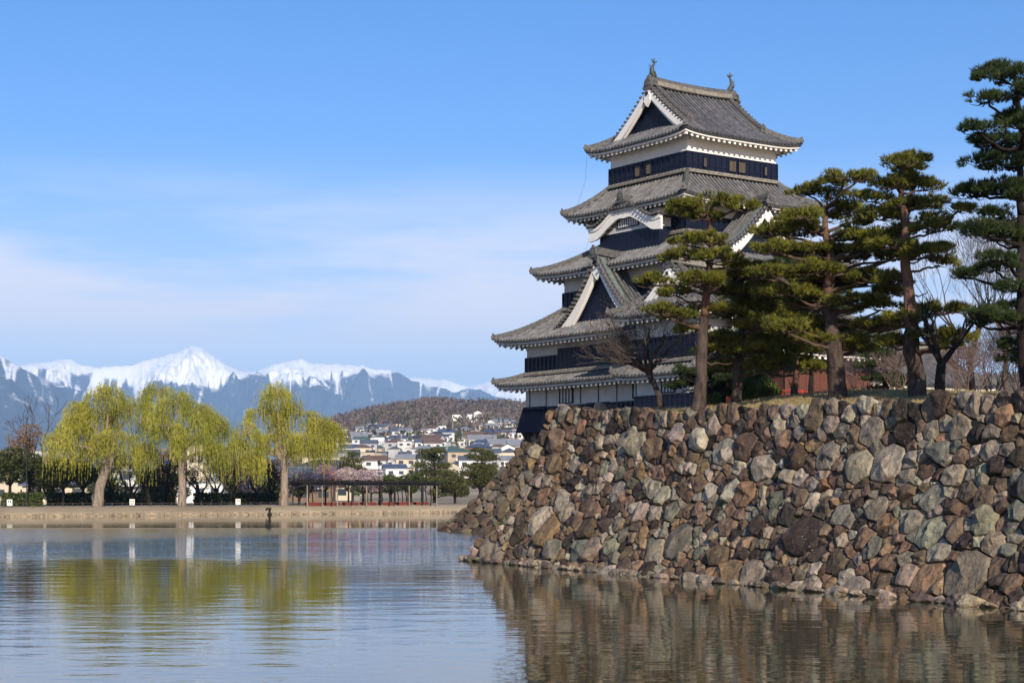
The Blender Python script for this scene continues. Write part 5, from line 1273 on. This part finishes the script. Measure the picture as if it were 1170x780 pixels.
for i in range(14):
    x = Lp*rs_.random(); y = rs_.choice((.2, DP-.2, DP/2)); b_.tube([(x, y, 0), (x+.2, y+.1, 1.0), (x-.1, y-.1, 2.0), (x+.1, y, H_+.4)], [.09, .07, .06, .05], 6)
b_.build('wisteria_vines', 'barkdark', pg)
bn_l = ['first', 'second', 'third', 'fourth', 'fifth', 'sixth', 'seventh', 'eighth']
def bench(x, y, Ln, lab):
    o = Vector((math.cos(ang)*x-math.sin(ang)*y, math.sin(ang)*x+math.cos(ang)*y, 0))+A; r_ = tag(empty('red_bench', o, ang), lab, 'bench', 'red benches under the pergola'); a = MB(); a.box((0, 0, .56), (Ln, .75, .08)); a.build('seat', 'redcloth', r_); a = MB(); a.box((0, -.38, .34), (Ln, .03, .46)); a.box((0, .38, .34), (Ln, .03, .46)); a.build('cloth_side', 'redcloth', r_)
    for s in (-1, 1):
        for q in (-1, 1): a = MB(); a.box((s*(Ln/2-.15), q*.26, .20), (.08, .08, .42)); a.build('leg', 'darkwood', r_)
for i in range(7): bench(Lp*(i+.55)/7.2, 1.1, 2.0, 'red-covered bench under the pergola, %s from its left end' % bn_l[i])
backrest = MB()

# ================================================================ TOWN ON THE SLOPE
HM = {}
for nm_, c in dict(cream=(.62, .54, .40), white=(.78, .77, .74), grey=(.42, .42, .42), tan=(.45, .36, .27), brown=(.20, .14, .10), pale=(.60, .60, .58)).items(): M['w_'+nm_] = mat('house_wall_'+nm_, c, .9, .15, .15, .5)
for nm_, c in dict(blue=(.075, .10, .165), slate=(.10, .115, .15), black=(.055, .055, .062), brown=(.16, .10, .075), green=(.08, .13, .115), grey=(.26, .27, .29)).items(): M['r_'+nm_] = mat('house_roof_'+nm_, c, .5, .4, .25, .6)
M['glass'] = mat('window_glass', (.045, .055, .07), .15, .6, .2, 1)
def house(label, px, Y, w_, d_, h_, wall, roof, rtype='gable', rot=0., nwin=3, storeys=2, group='houses on the slope', z=None, name='house', cat='house'):
    a = (px-585)/F; zz = gz(a, Y) if z is None else z; r_ = tag(empty(name, (a*Y, Y, zz), rot), label, cat, group)
    m_ = MB(); m_.box((0, 0, h_/2-.75), (w_, d_, h_+1.5)); wl = m_.build('wall', 'w_'+wall, r_); rf = MB(); ov = .5
    if rtype == 'gable':
        rh = d_*.26; P = []; 
        for x in (-w_/2-ov, w_/2+ov):
            for (y, zq) in ((-d_/2-ov, h_-.12), (0, h_+rh), (d_/2+ov, h_-.12), (d_/2+ov, h_-.34), (0, h_+rh-.22), (-d_/2-ov, h_-.34)): P.append((x, y, zq))
        rf.add(P, [(j, (j+1) % 6, 6+(j+1) % 6, 6+j) for j in range(6)]+[(5, 4, 3, 2, 1, 0), (6, 7, 8, 9, 10, 11)])
        g = MB(); g.prism([(-w_/2+.003, -d_/2+.01, h_), (-w_/2+.003, d_/2-.01, h_), (-w_/2+.003, 0, h_+rh-.25)], (w_-.006, 0, 0)); g.build('gable_wall', 'w_'+wall, r_)
        rf.box((0, 0, h_+rh+.03), (w_+2*ov, .3, .16))
    elif rtype == 'hip':
        q = min(w_, d_)*.5; rh = q*.5; P = [(-w_/2-ov, -d_/2-ov, h_), (w_/2+ov, -d_/2-ov, h_), (w_/2+ov, d_/2+ov, h_), (-w_/2-ov, d_/2+ov, h_), (-max(.2, w_/2-q), 0, h_+rh), (max(.2, w_/2-q), 0, h_+rh)]
        rf.add(P, [(0, 1, 5, 4), (1, 2, 5), (2, 3, 4, 5), (3, 0, 4), (3, 2, 1, 0)])
    else:
        rf.box((0, 0, h_+.12), (w_+.3, d_+.3, .24)); rf.box((w_*.2, d_*.1, h_+.7), (w_*.2, d_*.25, .9))
    rf.build('roof', 'r_'+roof, r_)
    for s in range(storeys):
        zc = h_*(s+.55)/storeys
        for i in range(nwin):
            x = -w_/2+w_*(i+.5)/nwin; ww = min(1.8, w_/nwin*.55); m_ = MB(); m_.box((x, -d_/2-.03, zc), (ww, .06, min(1.25, h_/storeys*.45))); m_.build('window', 'glass', r_)
    if storeys > 1 and rtype != 'flat' and w_ < 14:
        m_ = MB(); m_.box((w_*.1, -d_/2-.55, h_*.5), (w_*.6, 1.0, .12)); m_.box((w_*.1, -d_/2-1.05, h_*.5+.5), (w_*.6, .05, .9)); m_.build('balcony', 'w_pale' if wall != 'pale' else 'w_white', r_)
    return r_
def Yof(px, py): return ground_hit(px, py)
# landmark buildings, read off the photograph
def put(label, px, py_base, wpx, hpx, wall, roof, rtype='gable', rot=0, nwin=4, st=2, dfac=.7, name='house', cat='house', Y=None):
    Y = Y or Yof(px, py_base); k_ = Y/F; a = (px-585)/F; z = CAMZ+(HZ-py_base)/F*Y if HZ-(gz(a, Y)-CAMZ)/Y*F > py_base+1 else None
    z = None; return house(label, px, Y, wpx*k_, max(5, wpx*k_*dfac), hpx*k_, wall, roof, rtype, rot, nwin, st, name=name, cat=cat)
put('long white hall with shallow roof on top of the wooded hill', 530, 481, 26, 7, 'white', 'pale' if False else 'grey', 'flat', 0, 5, 1, .5, 'hall', 'building')
put('white gabled end of the hall on top of the wooded hill', 546, 481, 14, 8, 'white', 'grey', 'gable', 1.57, 2, 1, 1.0, 'hall', 'building')
put('white cube building alone on the slope below the hilltop hall', 504, 497, 11, 10, 'white', 'slate', 'flat', .1, 2, 2, .8, 'building', 'building')
put('white tower block with an aerial mast', 528, 514, 7, 12, 'white', 'grey', 'flat', 0, 1, 3, 1, 'tower_block', 'building')
put('long pale low building left of the white tower block', 518, 520, 30, 8, 'cream', 'blue', 'flat', 0, 6, 1, .4, 'building', 'building')
put('green-walled small building right of the white tower block', 534, 521, 7, 7, 'pale', 'green', 'flat', 0, 1, 1, .8, 'building', 'building')
put('large grey hall with a dark slate-blue roof in the middle of the town', 468, 530, 24, 9, 'grey', 'slate', 'gable', .15, 3, 1, .8, 'hall', 'building')
put('wide building with pale blue-grey walls and window rows left of the large grey hall', 432, 532, 30, 10, 'grey', 'grey', 'gable', -.1, 7, 2, .5, 'building', 'building')
put('tan three-windowed house with a slate roof above the large grey hall', 443, 512, 20, 7, 'tan', 'slate', 'gable', .1, 3, 1, .7)
put('cream wide house with dark roof high on the slope, left of the hill field', 450, 492, 22, 8, 'cream', 'black', 'gable', .2, 3, 1, .5)
put('white and dark house high on the slope at the left edge of the hillside', 424, 492, 12, 8, 'white', 'slate', 'gable', -.3, 2, 2, .7)
put('yellowish gable-end house with a bright blue roof near the castle base', 522, 545, 16, 13, 'cream', 'blue', 'gable', 1.2, 2, 2, .9)
put('low house with bright blue roof just left of the castle base', 537, 538, 14, 6, 'pale', 'blue', 'gable', -.2, 2, 1, .7)
put('cream house with pinkish walls and teal roof in the second row of the slope', 473, 509, 18, 8, 'tan', 'green', 'gable', 0, 3, 1, .7)
put('white small house with bright blue roof at the left of the slope', 404, 497, 12, 6, 'white', 'blue', 'gable', .2, 2, 1, .7)
ml = tag(empty('aerial_mast', (at(528, 930), 930, 0)), 'thin steel aerial mast above the white tower block', 'mast'); Yt = Yof(528, 514); ml.location = ((528-585)/F*Yt, Yt, gz((528-585)/F, Yt)); a = MB(); hh_ = 22/F*Yt; a.tube([(0, 0, 0), (0, 0, hh_)], [.35, .12], 6); a.build('pole', 'w_grey', ml); a = MB(); a.box((0, 0, hh_*.82), (1.6, .2, .2)); a.box((0, 0, hh_*.9), (1.1, .2, .2)); a.build('aerial', 'w_grey', ml)
# the rest of the town: rows up the slope, each house described by its look and place in its row
rs_ = random.Random(22)
rows = [(545, 'lowest'), (537, 'second lowest'), (529, 'third lowest'), (521, 'fourth lowest'), (514, 'fifth lowest'), (508, 'middle'), (502, 'fourth highest'), (497, 'third highest'), (492, 'second highest'), (488, 'highest')]
ords = ['first', 'second', 'third', 'fourth', 'fifth', 'sixth', 'seventh', 'eighth', 'ninth', 'tenth', 'eleventh', 'twelfth', 'thirteenth', 'fourteenth', 'fifteenth', 'sixteenth', 'seventeenth', 'eighteenth', 'nineteenth', 'twentieth', 'twenty-first', 'twenty-second', 'twenty-third', 'twenty-fourth']
taken = [(530, 481), (546, 481), (504, 497), (528, 514), (518, 520), (534, 521), (468, 530), (432, 532), (443, 512), (450, 492), (424, 492), (522, 545), (537, 538), (473, 509), (404, 497)]
for (py0, rn_) in rows:
    x = 386+rs_.uniform(0, 8); j = 0; xmax = 600 if py0 > 500 else 604
    while x < xmax:
        step = rs_.uniform(7.5, 12) if py0 < 525 else rs_.uniform(9, 15)
        py = py0+rs_.uniform(-2.5, 2.5); skip = any(abs(x-tx_) < 9 and abs(py-ty_) < 5 for tx_, ty_ in taken) or (py0 < 500 and 440 < x < 553) or (py0 < 494 and x < 560)
        if not skip and j < 24:
            Y = Yof(x, py); wc = rs_.choices(['cream', 'white', 'grey', 'tan', 'brown', 'pale'], [3.5, 6, 1.6, 1.8, .6, 3.5])[0]; rc = rs_.choices(['blue', 'slate', 'black', 'brown', 'green', 'grey'], [1.4, 4, 3, 1.8, .4, 3])[0]; rt = rs_.choices(['gable', 'hip', 'flat'], [6, 3, 1])[0]; stn = rs_.choice((1, 2, 2))
            wm_ = rs_.uniform(8, 12.5)*(1.0 if Y > 700 else .8); rd = rs_.choice((0, 0, 1.57, .3, -.35, .15))
            adj = {'blue': 'blue', 'slate': 'slate-grey', 'black': 'near-black', 'brown': 'brown', 'green': 'green', 'grey': 'pale grey'}[rc]
            house('%s %s house with %s %s roof, %s from left in the %s row' % (wc, 'two-storey' if stn == 2 else 'low', adj, {'gable': 'gabled', 'hip': 'hipped', 'flat': 'flat'}[rt], ords[j], rn_), x, Y, wm_, wm_*rs_.uniform(.6, .85), 3.4*stn+rs_.uniform(0, 1.0), wc, rc, rt, rd, rs_.choice((2, 3)), stn, group='houses on the slope'); j += 1
        x += step
# town buildings behind the willows
for (px, off, w_, h_, wc, rc, rt, lab) in [(232, 60, 7, 3.0, 'white', 'grey', 'flat', 'low white building under the middle willow strands'), (232, 75, 4.4, 9.2, 'cream', 'grey', 'flat', 'narrow cream building with dark windows above the hedge, between two willows'), (68, 45, 9, 2.8, 'cream', 'slate', 'gable', 'low house with pale roof edge under the leftmost willow'), (143, 70, 8, 5.2, 'grey', 'grey', 'gable', 'grey house seen right of the leaning willow trunk'), (160, 95, 10, 6.4, 'tan', 'slate', 'hip', 'tan house behind the bare cherry trees'), (285, 90, 12, 5.0, 'brown', 'brown', 'hip', 'wide house with brown roof left of the rightmost willow'), (40, 110, 14, 5.5, 'cream', 'brown', 'gable', 'cream house behind the rusty-leaved tree'), (8, 120, 16, 9.0, 'grey', 'slate', 'flat', 'grey flat-roofed block at the left edge'), (200, 110, 16, 6.2, 'tan', 'brown', 'gable', 'tan house behind the straight willow trunk'), (262, 120, 15, 5.6, 'brown', 'brown', 'gable', 'brown-roofed low hall between the right willows'), (350, 95, 10, 4.6, 'brown', 'slate', 'gable', 'brown house right of the rightmost willow'), (372, 120, 12, 6.2, 'cream', 'black', 'hip', 'cream house above the deep pink plum tree'), (112, 100, 12, 6, 'cream', 'slate', 'gable', 'cream house behind the leaning willow trunk'), (380, 200, 14, 9, 'cream', 'grey', 'flat', 'cream block of flats right of the rightmost willow')]:
    p = bank_point(px, off); house(lab, px, p.y, w_, w_*.6, h_, wc, rc, rt, rs_.uniform(-.2, .2), 3, 1 if h_ < 4 else 2, group='buildings behind the willows')
# utility poles in the town
for i in range(16):
    px = 390+i*13+rs_.uniform(-4, 4); py = rs_.uniform(500, 540); Y = Yof(px, py); r_ = tag(empty('utility_pole', ((px-585)/F*Y, Y, gz((px-585)/F, Y))), None, None); tag(r_, 'thin grey utility pole, %s from the left among the hillside houses' % ords[i], 'utility pole', 'utility poles in the town'); a = MB(); a.tube([(0, 0, -.5), (0, 0, 11)], [.22, .14], 5); a.build('pole', 'w_grey', r_); a = MB(); a.box((0, 0, 10.2), (1.8, .15, .15)); a.box((0, 0, 9.4), (1.4, .15, .15)); a.build('crossarm', 'w_grey', r_)
# garden shrubs between the town houses (a mass nobody could count)
def townveg(px, Y): return True
cs, ds = [], []
for _ in range(900):
    px = random.uniform(200, 620); py = random.uniform(490, 552); Y = Yof(px, py)*random.uniform(.97, 1.03); a_ = (px-585)/F; z = gz(a_, Y); h = random.uniform(1.5, 4.5)
    for q in range(30): cs.append((a_*Y+random.gauss(0, h*.38), Y+random.gauss(0, h*.38), z+h*random.random())); ds.append((0, 0, 1))
V_, F_, rn = leafquads(np.array(cs), .55, .28, np.array(ds), .8); M['gardenveg'] = leafmat('garden_shrubs', (.05, .055, .022), (.17, .14, .07), .05); tag(np_mesh('shrubbery', V_, F_, 'gardenveg', rnd=rn), kind='stuff')
for i, (px, off, h, r, lab) in enumerate([(118, 28, 4.6, 3.2, 'dark evergreen shrub mass just right of the leaning willow trunk'), (168, 30, 4.4, 3.4, 'dark evergreen between the bare cherry trees and the straight willow'), (196, 32, 4.6, 3.0, 'dark evergreen just left of the straight willow trunk'), (276, 34, 4.2, 3.2, 'dark evergreen behind the hanging willow strands'), (304, 34, 4.4, 3.0, 'dark evergreen just left of the rightmost willow trunk'), (342, 30, 4.0, 2.6, 'dark evergreen at the left end of the pergola'), (55, 24, 4.6, 2.8, 'dark evergreen beside the lamp post at the left')]):
    crown_tree('evergreen_tree', lab, px, off, h, r, 'evergreen', group='evergreens on the far bank', seed=130+i, n=3200, trunk_h=.12)
